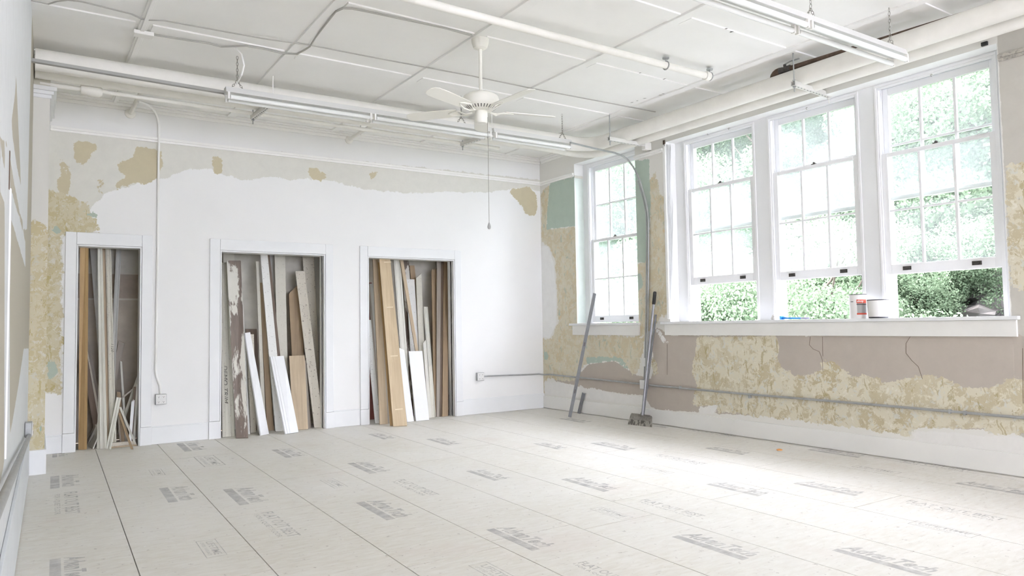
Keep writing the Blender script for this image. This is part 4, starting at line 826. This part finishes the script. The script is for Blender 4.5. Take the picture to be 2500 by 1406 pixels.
B3 = [
 ((903, 1031), (916, 1030), (908, 690), (893, 690), 'redwood', 'dark red painted board at the far left, in the right closet', .50, .015, 'flat', .40),
 ((925, 1028), (936, 1028), (911, 692), (902, 692), 'greypaint', 'pinkish white board end behind the knotty board, in the right closet', .46, .015, 'flat', .36),
 ((926, 1030), (932, 1030), (903, 694), (898, 698), 'greywood', 'thin grey stick leaning left beside the knotty board, in the right closet', .40, .01, 'flat', .28),
 ((916, 1034), (928, 1033), (906, 781), (892, 781), 'peelwhite', 'low chipped white board at the left jamb, in the right closet', .30, .015, 'flat', None),
 ((1000, 1022), (1018, 1022), (998, 630), (984, 630), 'peelbrown', 'brown board with white flakes behind the pink stick, in the right closet', .50, .015, 'flat', .34),
 ((1040, 1020), (1052, 1020), (1012, 648), (1000, 648), 'tan', 'tan block-ended board behind the mitred one, in the right closet', .50, .02, 'flat', .40),
 ((1012, 1022), (1033, 1022), (1012, 682), (992, 681), 'peelwhite', 'cream board with squared cap and ragged edge in the centre, in the right closet', .42, .018, 'flat', .24),
 ((1030, 1022), (1044, 1022), (1029, 667), (1016, 679), 'cream', 'pale board with mitred top end, in the right closet', .40, .018, 'flat', .20),
 ((1066, 1022), (1074, 1022), (1077, 630), (1067, 630), 'greywood', 'tall grey-brown board third from the right jamb, in the right closet', .34, .018, 'flat', .08),
 ((1074, 1022), (1081, 1022), (1085, 631), (1077, 631), 'brown', 'tall dark brown board second from the right jamb, in the right closet', .36, .018, 'flat', .07),
 ((1080, 1022), (1094, 1020), (1094, 631), (1084, 631), 'tan', 'tall tan board nearest the right jamb, in the right closet', .34, .018, 'flat', .05),
 ((1060, 1022), (1068, 1022), (1067, 657), (1054, 657), 'tan', 'reddish-topped splintered board left of the tall brown ones, in the right closet', .40, .018, 'ragged', .10),
 ((1055, 1020), (1064, 1020), (1044, 749), (1034, 749), 'creamfresh', 'leaning fluted moulding with low top right of centre, in the right closet', .32, .015, 'mould', .10),
 ((1053, 1021), (1061, 1020), (1054, 893), (1046, 893), 'cream', 'lowest cream board at right, in the right closet', .16, .012, 'flat', .04),
 ((1046, 1023), (1054, 1022), (1040, 829), (1033, 838), 'creamfresh', 'narrow white split-topped board right of the broad white one, in the right closet', .20, .012, 'flat', .03),
 ((1042, 1020), (1049, 1020), (983, 626), (975, 626), 'pine', 'long pinkish stick crossing diagonally to the upper left, in the right closet', .24, .015, 'flat', .14),
 ((990, 1026), (1006, 1026), (977, 626), (960, 626), 'creamfresh', 'tall fluted white moulding right of the pale new board, in the right closet', .28, .018, 'mould', .08),
 ((928, 1037), (947, 1035), (924, 624), (910, 624), 'pine', 'tall knotty pine board at left, in the right closet', .26, .02, 'flat', None),
 ((944, 1035), (951, 1034), (936, 800), (932, 800), 'greywood', 'thin greyish board edge behind the yellow one, in the right closet', .16, .012, 'flat', None),
 ((952, 1040), (970, 1040), (941, 640), (922, 640), 'honey', 'yellow board just behind the pale new board, in the right closet', .20, .018, 'flat', None),
 ((994, 1031), (1011, 1029), (987, 855), (972, 848), 'whiteboard', 'bright white narrow board right of the pale new board, in the right closet', .12, .015, 'flat', None),
 ((1016, 1029), (1048, 1026), (1031, 857), (998, 858), 'whiteboard', 'broad bright white board in front, in the right closet', .12, .018, 'flat', None),
 ((960, 1042), (994, 1040), (952, 624), (925, 624), 'oak', 'pale new wooden board with four light bands, tallest in front, in the right closet', .14, .018, 'flat', None),
]
MADE = {}
for lst in (B1, B2, B3):
    for BL, BR, TR_, TL, mk, lab, yt, th, prof, y0 in lst:
        top = 'square'; pr = prof
        if prof == 'ragged': top = 'ragged'; pr = 'flat'
        MADE[lab] = board(BL, BR, TR_, TL, M[mk], lab, yt, th, pr, y0=y0, top=top, zt_ext=1.06 if TL[1] < 628 else None)
# lying pieces on the left closet floor
a = lvl(270, 1088); mb = MB(); mb.box(FW, (a[0], a[0]+.20), (.06, .10), (.001, .045)); mb.build('board', M['peelcream'], label='chipped block lying on the floor of the left closet', cat='board', bevel=.002)
mb = MB(); mb.box(FW, (a[0]-.02, a[0]+.22), (.01, .045), (.001, .012)); mb.build('board', M['pine'], label='flat strip lying in front of the chipped block, on the floor of the left closet', cat='board', bevel=.002)


def on_board(o, body, x, z, w, h, m, ny=-.0012):
    """handwriting laid on a board, reading downwards"""
    V, Fc = get_txt(body, .25); me = bpy.data.meshes.new('handwriting'); me.from_pydata([(x+h*q[1], ny, z-w*q[0]) for q in V], [], Fc); me.materials.append(m)
    t = bpy.data.objects.new('handwriting', me); COL.objects.link(t); t.parent = o; return t
o, (a, b, c, d, n) = MADE[B2[5][5]]; hh = np.linalg.norm(b-a); on_board(o, 'DEMO TRIM', -hh*.33, .78, .42, .045, M['pen'], -.006)
o, q = MADE[B1[8][5]]; on_board(o, '1120', .004, 1.02, .085, .022, M['pen'], -.0105)
o, (a, b, c, d, n) = MADE[B3[-1][5]]; L_ = np.linalg.norm(lerp(c, d, .5)-lerp(a, b, .5)); hw = np.linalg.norm(b-a)/2
pale = simple('pale_wood_band', (.74, .64, .48), .6)
for v_, e_ in ((656, .9), (767, .62), (882, .6), (1003, .6)):
    z = L_*(1041-v_)/(1041-624)*.98; w = hw*(.95 if e_ > .8 else .6); me = bpy.data.meshes.new('light_band')
    mb = MB(); mb.box(FW, (-w+hw*.1, w), (-.0012, -.0002), (z-.007, z+.007)); me.from_pydata(mb.v, [], mb.f); me.materials.append(pale); t = bpy.data.objects.new('light_band', me); COL.objects.link(t); t.parent = o


# ================================================================== LEANING TOOLS AND SILL THINGS
# steel stud leaning on the window apron
def c_channel(p, q, w, d, th, face, label):
    p = np.array(p); q = np.array(q); e = q-p; L = np.linalg.norm(e); e /= L; f = np.array(face, float); f = f-(f@e)*e; f /= np.linalg.norm(f); s = np.cross(e, f); mb = MB()
    fr = lambda a, b, c: p+e*a+s*b+f*c
    mb.box(fr, (0, L), (-w/2, w/2), (-th, 0)); mb.box(fr, (0, L), (-w/2, -w/2+th), (-d, -th)); mb.box(fr, (0, L), (w/2-th, w/2), (-d, -th)); mb.box(fr, (0, L), (-w/2+th, -w/2+.009), (-d, -d+th)); mb.box(fr, (0, L), (w/2-.009, w/2-th), (-d, -d+th))
    n = int(L/.6)
    o = mb.build('steel_stud', M['stud'], label=label, cat='metal stud')
    for i in range(n):
        m2 = MB(); a = .3+i*.6
        if a < L-.05: m2.box(fr, (a, a+.05), (-.008, .008), (.0002, .0010)); m2.build('punched_slot', M['labeldark'], o)
    return o
s_top = rgt(1452, 716, -.055); s_bot = lvl(1391, 1019); s_bot[2] = .004
c_channel(s_bot, s_top, .042, .035, .0025, CAM-s_bot, 'long steel stud leaning against the narrow window sill')
s_top = rgt(1425, 960, -.026); s_bot = lvl(1413, 1010); s_bot[2] = .004
c_channel(s_bot, s_top, .042, .035, .0025, CAM-s_bot, 'short steel stud offcut leaning on the baseboard')
# floor scraper
sb = lvl(1565, 1042); st = rgt(1599, 712, -.035); e = (st-sb)/np.linalg.norm(st-sb); hb = sb+e*.16
t = empty('floor_scraper', sb, 'long-handled floor scraper with wide crusted blade leaning on the wall', 'scraper')
mb = MB(); mb.tube([hb-e*.03, sb+e*(np.linalg.norm(st-sb)-.14)], .014, 14); mb.build('handle', simple('scraper_handle_steel', (.30, .30, .32), .4, metal=.4, var=.1, scale=12), t)
mb = MB(); tl = np.linalg.norm(st-sb); mb.tube([sb+e*(tl-.15), sb+e*(tl-.14), sb+e*(tl-.01), st], [.015, .019, .019, .014], 14); mb.build('grip', M['black'], t)
lx = lvl(1533, 1038)-lvl(1591, 1044); lx /= np.linalg.norm(lx); nf = np.cross(lx, e); nf = nf if nf[1] < 0 else -nf
bl0, bl1 = lvl(1533, 1036), lvl(1592, 1043)
crust = peel('crusted_blade', (.34, .32, .28), (.13, .12, .105), .5, 40, .6); up_ = np.array([.035, .02, .11])
mb = MB(); V = [bl0, bl1, lerp(bl0, bl1, .97)+up_, lerp(bl0, bl1, .08)+up_]; th = np.array([.003, .004, 0]); mb.hexa(V+[v+th for v in V]); mb.build('blade', crust, t)
cm = simple('clamp_metal', (.27, .255, .23), .5, metal=.3, var=.25, scale=40); fo = np.array([-.005, -.007, 0])
mb = MB(); V = [lerp(bl0, bl1, .09)+up_*.55+fo, lerp(bl0, bl1, .96)+up_*.55+fo, lerp(bl0, bl1, .95)+up_*1.08+fo, lerp(bl0, bl1, .10)+up_*1.08+fo]; mb.hexa(V+[v-fo*2.6 for v in V]); mb.tube([lerp(bl0, bl1, .12)+up_*1.08, lerp(bl0, bl1, .9)+up_*1.08], .008, 8); mb.tube([lerp(bl0, bl1, .52)+up_*1.0, hb], .017, 10); mb.build('clamp', cm, t)
# second dark pole beside it
pb_ = lvl(1573, 1012); pt = rgt(1601, 768, -.03); pb_ = rgt(1578, 870, -.06)
pa = lvl(1562, 1030); mb = MB(); mb.tube([RW(2.03, -.075, .004), rgt(1601, 768, -.034)], .0125, 12); mb.build('steel_pole', M['stud'], label='dark steel pole leaning just behind the floor scraper handle', cat='pole')
# can and tub on the sill
ZS = W2[2]+.004
def sill(u, v0, d): s, _ = rgt_sz(u, v0, d); return RW(s, d, ZS)
sc = sill(2096, 776, .03); r_ = .0; w_px = np.linalg.norm(rgt(2116, 750, .03)-rgt(2076, 750, .03)); Rc = w_px*.46
hc = rgt_sz(2096, 720, .03)[1]-ZS
t = empty('round_can', sc, 'tall white can with red and grey label on the sill', 'can')
mb = MB(); mb.lathe([(Rc*.97, 0), (Rc, .004), (Rc, hc*.96), (Rc*1.03, hc*.965), (Rc*1.03, hc)], sc, 40); mb.build('body', M['can'], t)
mb = MB(); mb.lathe([(Rc*1.035, 0), (Rc*1.035, .006)], sc+[0, 0, hc], 40); mb.build('lid', M['rimdark'], t)
tocam = math.atan2(CAM[1]-sc[1], CAM[0]-sc[0])
def patch(a0, a1, z0, z1, m, name='label', k=1.006, par=None):
    mb = MB(); n_ = 8; A_ = np.linspace(a0, a1, n_+1); V = [sc+[Rc*k*math.cos(tocam+a), Rc*k*math.sin(tocam+a), z] for z in (z0*hc, z1*hc) for a in A_]; mb.add(V, [(i, i+1, n_+2+i, n_+1+i) for i in range(n_)], True); return mb.build(name, m, par or t)
patch(-.12, 1.2, .16, .76, M['labelgrey'], 'label_panel', 1.006); patch(-.16, 1.2, .64, .80, M['red'], 'label_panel', 1.012); patch(-.16, 1.2, .57, .62, M['labeldark'], 'label_panel', 1.012); patch(-.16, 1.2, .16, .23, M['red'], 'label_panel', 1.012); patch(-.95, -.55, .70, .73, M['labeldark'], 'label_panel', 1.008)
V, Fc = get_txt('shop', 0., .02); mb = MB(); mb.add([sc+[Rc*1.02*math.cos(tocam-.08+.75*q[0]), Rc*1.02*math.sin(tocam-.08+.75*q[0]), hc*(.655+.125*q[1])] for q in V], Fc); mb.build('label_lettering', M['can'], t)
sd_ = -.012
sc2 = sill(2140, 776, sd_); R2 = np.linalg.norm(rgt(2165, 750, sd_)-rgt(2113, 750, sd_))*.46; h2 = rgt_sz(2140, 731, sd_)[1]-ZS
sc2 = RW(-(sc2@Y1), .02, ZS)
t = empty('white_tub', sc2, 'squat white tub with dark rims in front of the tall can', 'tub')
mb = MB(); mb.lathe([(R2*.92, .012), (R2*.94, .014), (R2*1.0, h2*.9), (R2, h2-.008)], sc2, 40); mb.build('body', M['can'], t)
mb = MB(); mb.lathe([(R2*.80, 0), (R2*.90, .003), (R2*.88, .0118)], sc2, 40); mb.build('rim', M['rimdark'], t)
mb = MB(); mb.lathe([(R2*1.0, h2-.0078), (R2*1.03, h2-.004), (R2*1.0, h2)], sc2, 40); mb.build('rim', M['rimdark'], t)
# blue scraper and plaster lump
k0, k1 = sill(1909, 779, .0), sill(1976, 778, .0); e = (k1-k0)/np.linalg.norm(k1-k0); L = np.linalg.norm(k1-k0)
t = empty('hand_scraper', k0, 'blue-handled hand scraper lying on the sill', 'scraper'); z_ = np.array([0, 0, .016])
mb = MB(); mb.tube([k0+z_+e*.01, k0+z_+e*.03, k0+z_*.85+e*.06, k0+z_*.75+e*L*.7], [.013, .011, .0075, .0075], 10); mb.build('handle', M['blue'], t)
mb = MB(); mb.tube([k0+z_*.75+e*L*.7, k0+z_*.7+e*L*.85, k0+z_*.7+e*L], [.007, .008, .007], 10); mb.build('grip', M['violet'], t)
mb = MB(); fr = lambda a, b, c: k0+e*a+np.array([0, 0, c])+N1*b; mb.box(fr, (-.006, .006), (-.03, .03), (.001, .036)); mb.build('head', M['blue'], t, bevel=.004)
lk = sill(1890, 781, .0); mb = MB(); mb.lathe([(.0, 0), (.022, 0), (.027, .012), (.021, .032), (.012, .044), (0, .047)], lk, 9)
o = mb.build('plaster_lump', M['rubble'], label='grey crumpled plaster lump on the sill beside the blue scraper', cat='lump')
for v in o.data.vertices: v.co += Vector((random.uniform(-.004, .004), random.uniform(-.004, .004), random.uniform(0, .004) if v.co.z > .001 else 0))
# small wall details
oc = lvl(1903, 1099); mb = MB(); mb.lathe([(0, 0), (.025, .001), (.028, .006), (.012, .012), (0, .013)], oc, 9); mb.build('orange_chip', M['orange'], label='small orange chip lying on the floor near the window wall', cat='chip')
for i, (u, v) in enumerate(((2105, 210), (2276, 182), (1972, 263), (1731, 326), (1782, 313))):
    c = rgt(u, v, .15); mb = MB(); mb.tube([c, c-N1*.02, c-N1*.028+[0, 0, -.008], c-N1*.022+[0, 0, -.018], c-N1*.012+[0, 0, -.016]], .0022, 6)
    mb.build('curtain_hook', M['chain'], label='small metal hook above the wide windows, %s from the right' % ('second', 'nearest', 'third', 'fifth', 'fourth')[i], cat='hook', group='hooks above the wide windows')
mb = MB(); c = rgt(2405, 108, -.001); s = -(c@Y1); mb.box(RW, (s-.022, s+.022), (-.02, 0), (c[2]-.014, c[2]+.016)); mb.build('black_clip', M['black'], label='small black clip on the wall above the right window corner', cat='clip', bevel=.003)
mb = MB(); c = rgt(1634, 327, -.001); s = -(c@Y1); mb.box(RW, (s-.012, s+.012), (-.02, 0), (c[2]-.016, c[2]+.016)); mb.build('black_clip', M['black'], label='small black clip on the wall above the left end of the wide windows', cat='clip', bevel=.003)
mb = MB(); c = rgt(1586, 360, -.001); s = -(c@Y1); mb.box(RW, (s-.03, s+.03), (-.10, -.001), (c[2]-.04, c[2]+.05)); mb.build('pipe_bracket', M['steelpaint'], label='white boxed bracket on the pier under the pipes', cat='bracket', bevel=.004)
mb = MB(); c = rgt(1622, 350, -.001); s = -(c@Y1); mb.box(RW, (s-.012, s+.012), (-.012, -.001), (c[2]-.035, c[2]+.035)); mb.build('rust_plate', M['rust'], label='small rusty plate on the pier beside the wide windows', cat='plate')

# ================================================================== OUTSIDE
def hill_z(x, y): return -2.4 + max(0, x-4.0)*.60 + .35*math.sin(y*.5+x*.3) + .2*math.sin(y*1.3)
mb = MB(); nx, ny = 46, 50; xs2 = np.linspace(.9, 48, nx); ys2 = np.linspace(-26, 50, ny)
mb.v = [(x, y, hill_z(x, y)+random.uniform(-.12, .12)) for y in ys2 for x in xs2]; mb.f = [(j*nx+i, j*nx+i+1, (j+1)*nx+i+1, (j+1)*nx+i) for j in range(ny-1) for i in range(nx-1)]; mb.sm = [True]*len(mb.f)
mb.build('hillside', M['soil'], kind='structure')
def leafm(name, c1, c2):
    m = NT(name); m.n.remove(m.b); df = m.node('ShaderNodeBsdfDiffuse'); tl = m.node('ShaderNodeBsdfTranslucent'); mx = m.node('ShaderNodeMixShader'); mx.inputs[0].default_value = .45
    r = m.node('ShaderNodeNewGeometry'); c = m.mix(m.ramp(r.outputs['Random Per Island'], [(0, 0.), (1, 1.)]), c1, c2)
    m.l.new(c, df.inputs[0]); m.l.new(c, tl.inputs[0]); m.l.new(df.outputs[0], mx.inputs[1]); m.l.new(tl.outputs[0], mx.inputs[2]); m.l.new(mx.outputs[0], m.out.inputs[0]); return m.m
LEAF = [leafm('leaf_spring', (.12, .18, .11), (.23, .29, .20)), leafm('leaf_mid', (.08, .13, .09), (.16, .21, .155)), leafm('leaf_deep', (.075, .12, .08), (.14, .19, .13))]
def crown_mesh(name, n, R, Hh, size, m, seed):
    r = np.random.default_rng(seed); nb = 26; bc = np.stack([r.normal(0, R*.48, nb), r.normal(0, R*.48, nb), Hh*(.30+.62*r.random(nb))], 1); br = R*(.22+.25*r.random(nb))
    k_ = r.integers(0, nb, n); d = r.normal(size=(n, 3)); d /= np.linalg.norm(d, axis=1)[:, None]; rad = br[k_]*(.55+.5*r.random(n)); C = bc[k_]+d*rad[:, None]*[1, 1, .75]
    u = r.normal(size=(n, 3)); u /= np.linalg.norm(u, axis=1)[:, None]; w = np.cross(u, d+r.normal(0, .6, (n, 3))); w /= np.linalg.norm(w, axis=1)[:, None]+1e-9; s = size*(.6+.8*r.random(n))[:, None]
    V = np.stack([C-u*s, C+w*s*.55, C+u*s, C-w*s*.55], 1).reshape(-1, 3); me = bpy.data.meshes.new(name)
    me.vertices.add(4*n); me.vertices.foreach_set('co', V.astype(np.float32).ravel()); me.loops.add(4*n); me.loops.foreach_set('vertex_index', np.arange(4*n, dtype=np.int32)); me.polygons.add(n); me.polygons.foreach_set('loop_start', np.arange(0, 4*n, 4, dtype=np.int32)); me.polygons.foreach_set('loop_total', np.full(n, 4, dtype=np.int32)); me.materials.append(m); me.update(); me.validate(); return me
def trunk_mesh(Hh, r0, seed):
    r = random.Random(seed); mb = MB(); pts = [np.array([0, 0, -.6])]; 
    for i in range(1, 7): pts.append(np.array([r.uniform(-.12, .12)*i*.5, r.uniform(-.12, .12)*i*.5, Hh*.85*i/6]))
    mb.tube(pts, [r0*(1-.12*i) for i in range(7)], 8)
    for i in (3, 4, 5):
        a = r.uniform(0, 6.28); e = np.array([math.cos(a), math.sin(a), .9]); mb.tube([pts[i], pts[i]+e*.5, pts[i]+e*1.3+[0, 0, .3]], [r0*.45, r0*.3, r0*.12], 6)
    me = bpy.data.meshes.new('trunk'); me.from_pydata(mb.v, [], mb.f); me.polygons.foreach_set('use_smooth', mb.sm); me.materials.append(M['bark']); return me
CROWN = [crown_mesh('foliage', 60000, 2.1, 4.6, .036, LEAF[0], 1), crown_mesh('foliage', 60000, 2.2, 5.2, .036, LEAF[1], 2), crown_mesh('foliage', 56000, 2.3, 5.6, .038, LEAF[2], 3), crown_mesh('foliage', 46000, 1.7, 2.6, .028, LEAF[0], 4)]
TR = [trunk_mesh(4.6, .13, 1), trunk_mesh(5.2, .12, 2), trunk_mesh(5.6, .15, 3), trunk_mesh(2.0, .06, 4)]
KN = ['pale spring-green leafy tree', 'mid-green bushy tree', 'deep green tall tree', 'low bright green shrub']
GR = ['pale trees on the hillside', 'mid-green trees on the hillside', 'deep green trees on the hillside', 'shrubs on the hillside']
spots = [(5.2, -.6, 3), (5.6, 2.2, 3), (6.6, 4.6, 3), (7.6, 7.6, 3), (10.4, .9, 0), (8.6, 3.4, 1), (9.0, 6.4, 0), (9.8, 9.2, 1), (8.0, -5.2, 1), (11.0, -1.0, 0), (11.4, 2.0, 0), (12.2, 5.0, 1), (12.6, 8.2, 0), (13.2, 11.6, 2), (10.5, 12.2, 0), (15, .6, 1), (15.2, 4.0, 2), (15.8, 7.6, 1), (16.4, 11.4, 0), (17, 15.4, 1), (19.4, 2.8, 0), (19.6, 7.2, 2), (20, 12, 1), (21, 17, 0), (23, 22, 2), (24, 6, 1), (25, 12, 0), (26, 18, 1), (14, 15.5, 1), (29, 9, 2), (30, 16, 2), (31, 24, 1), (23, 1.5, 2), (10, -5.5, 1), (14, -4.0, 0), (12.4, -1.2, 0), (13.4, 3.4, 2), (17.6, 5.6, 0), (17.8, 9.6, 2), (18.4, 13.4, 1), (21.6, 10.0, 0), (22, 4.4, 2), (26.5, 3.4, 0), (28, 21, 0), (9.2, 1.6, 3), (10.2, 4.8, 3), (11.2, 8.0, 3), (12.2, 10.2, 3), (8.4, 5.2, 3), (8.8, -.6, 3), (6.7, .2, 3), (8.1, -.15, 3), (6.4, 2.2, 3), (7.4, 2.6, 3), (9.8, -.5, 3), (10.6, .4, 3), (13.6, -3.0, 0)]
BAND = lambda x: 'closest to the windows' if x < 7 else 'low on the slope' if x < 10.9 else 'halfway up the slope' if x < 17.2 else 'high on the slope'
ORD = ['leftmost', 'second from the left', 'third from the left', 'fourth from the left', 'fifth from the left', 'sixth from the left', 'seventh from the left', 'eighth from the left', 'ninth from the left', 'tenth from the left', 'eleventh from the left', 'twelfth from the left', 'thirteenth from the left']
rank = {}
for i, (x, y, kd) in sorted(enumerate(spots), key=lambda q: -math.atan2(q[1][1]-CAM[1], q[1][0]-CAM[0])):
    rank[i] = ORD[sum(1 for j in rank if spots[j][2] == kd and BAND(spots[j][0]) == BAND(x))]
for i, (x, y, kd) in enumerate(spots):
    sc_ = 1.0+.25*math.sin(i*2.3)+(.25 if x > 18 else 0); z = hill_z(x, y); rz = i*1.7
    t = empty('tree' if kd < 3 else 'shrub', (x, y, z), '%s, %s of its kind %s' % (KN[kd], rank[i], BAND(x)), 'tree' if kd < 3 else 'shrub', GR[kd]); t.rotation_euler.z = rz; t.scale = (sc_,)*3
    for nm, me in (('foliage', CROWN[kd]), ('trunk', TR[kd])):
        o = bpy.data.objects.new(nm, me); COL.objects.link(o); o.parent = t
        if nm == 'foliage': o['kind'] = 'stuff'
RD = ['upper', 'middle', 'lower', 'rightmost', 'lowest']
for i, (u, v, X, sz) in enumerate(((2405, 678, 11.2, .55), (2430, 700, 10.8, .6), (2412, 728, 10.2, .5), (2440, 742, 9.9, .6), (2390, 758, 9.4, .45))):
    c = rgt(u, v, X); mb = MB(); r = random.Random(i); mb.lathe([(0, -.5*sz), (.7*sz, -.4*sz), (sz, -.1*sz), (.95*sz, .05*sz), (.7*sz, .16*sz), (0, .20*sz)], c, 9, False); mb.v = [(p[0]+r.uniform(-.08, .08), p[1]*1.0+r.uniform(-.08, .08), p[2]+r.uniform(-.05, .05)) for p in mb.v]
    mb.build('rock', M['rockm'], label='%s dark rock ledge in the hillside seen through the right window' % RD[i], cat='rock')

# clean helper props
for o in bpy.data.objects:
    if '_w' in o: del o['_w']
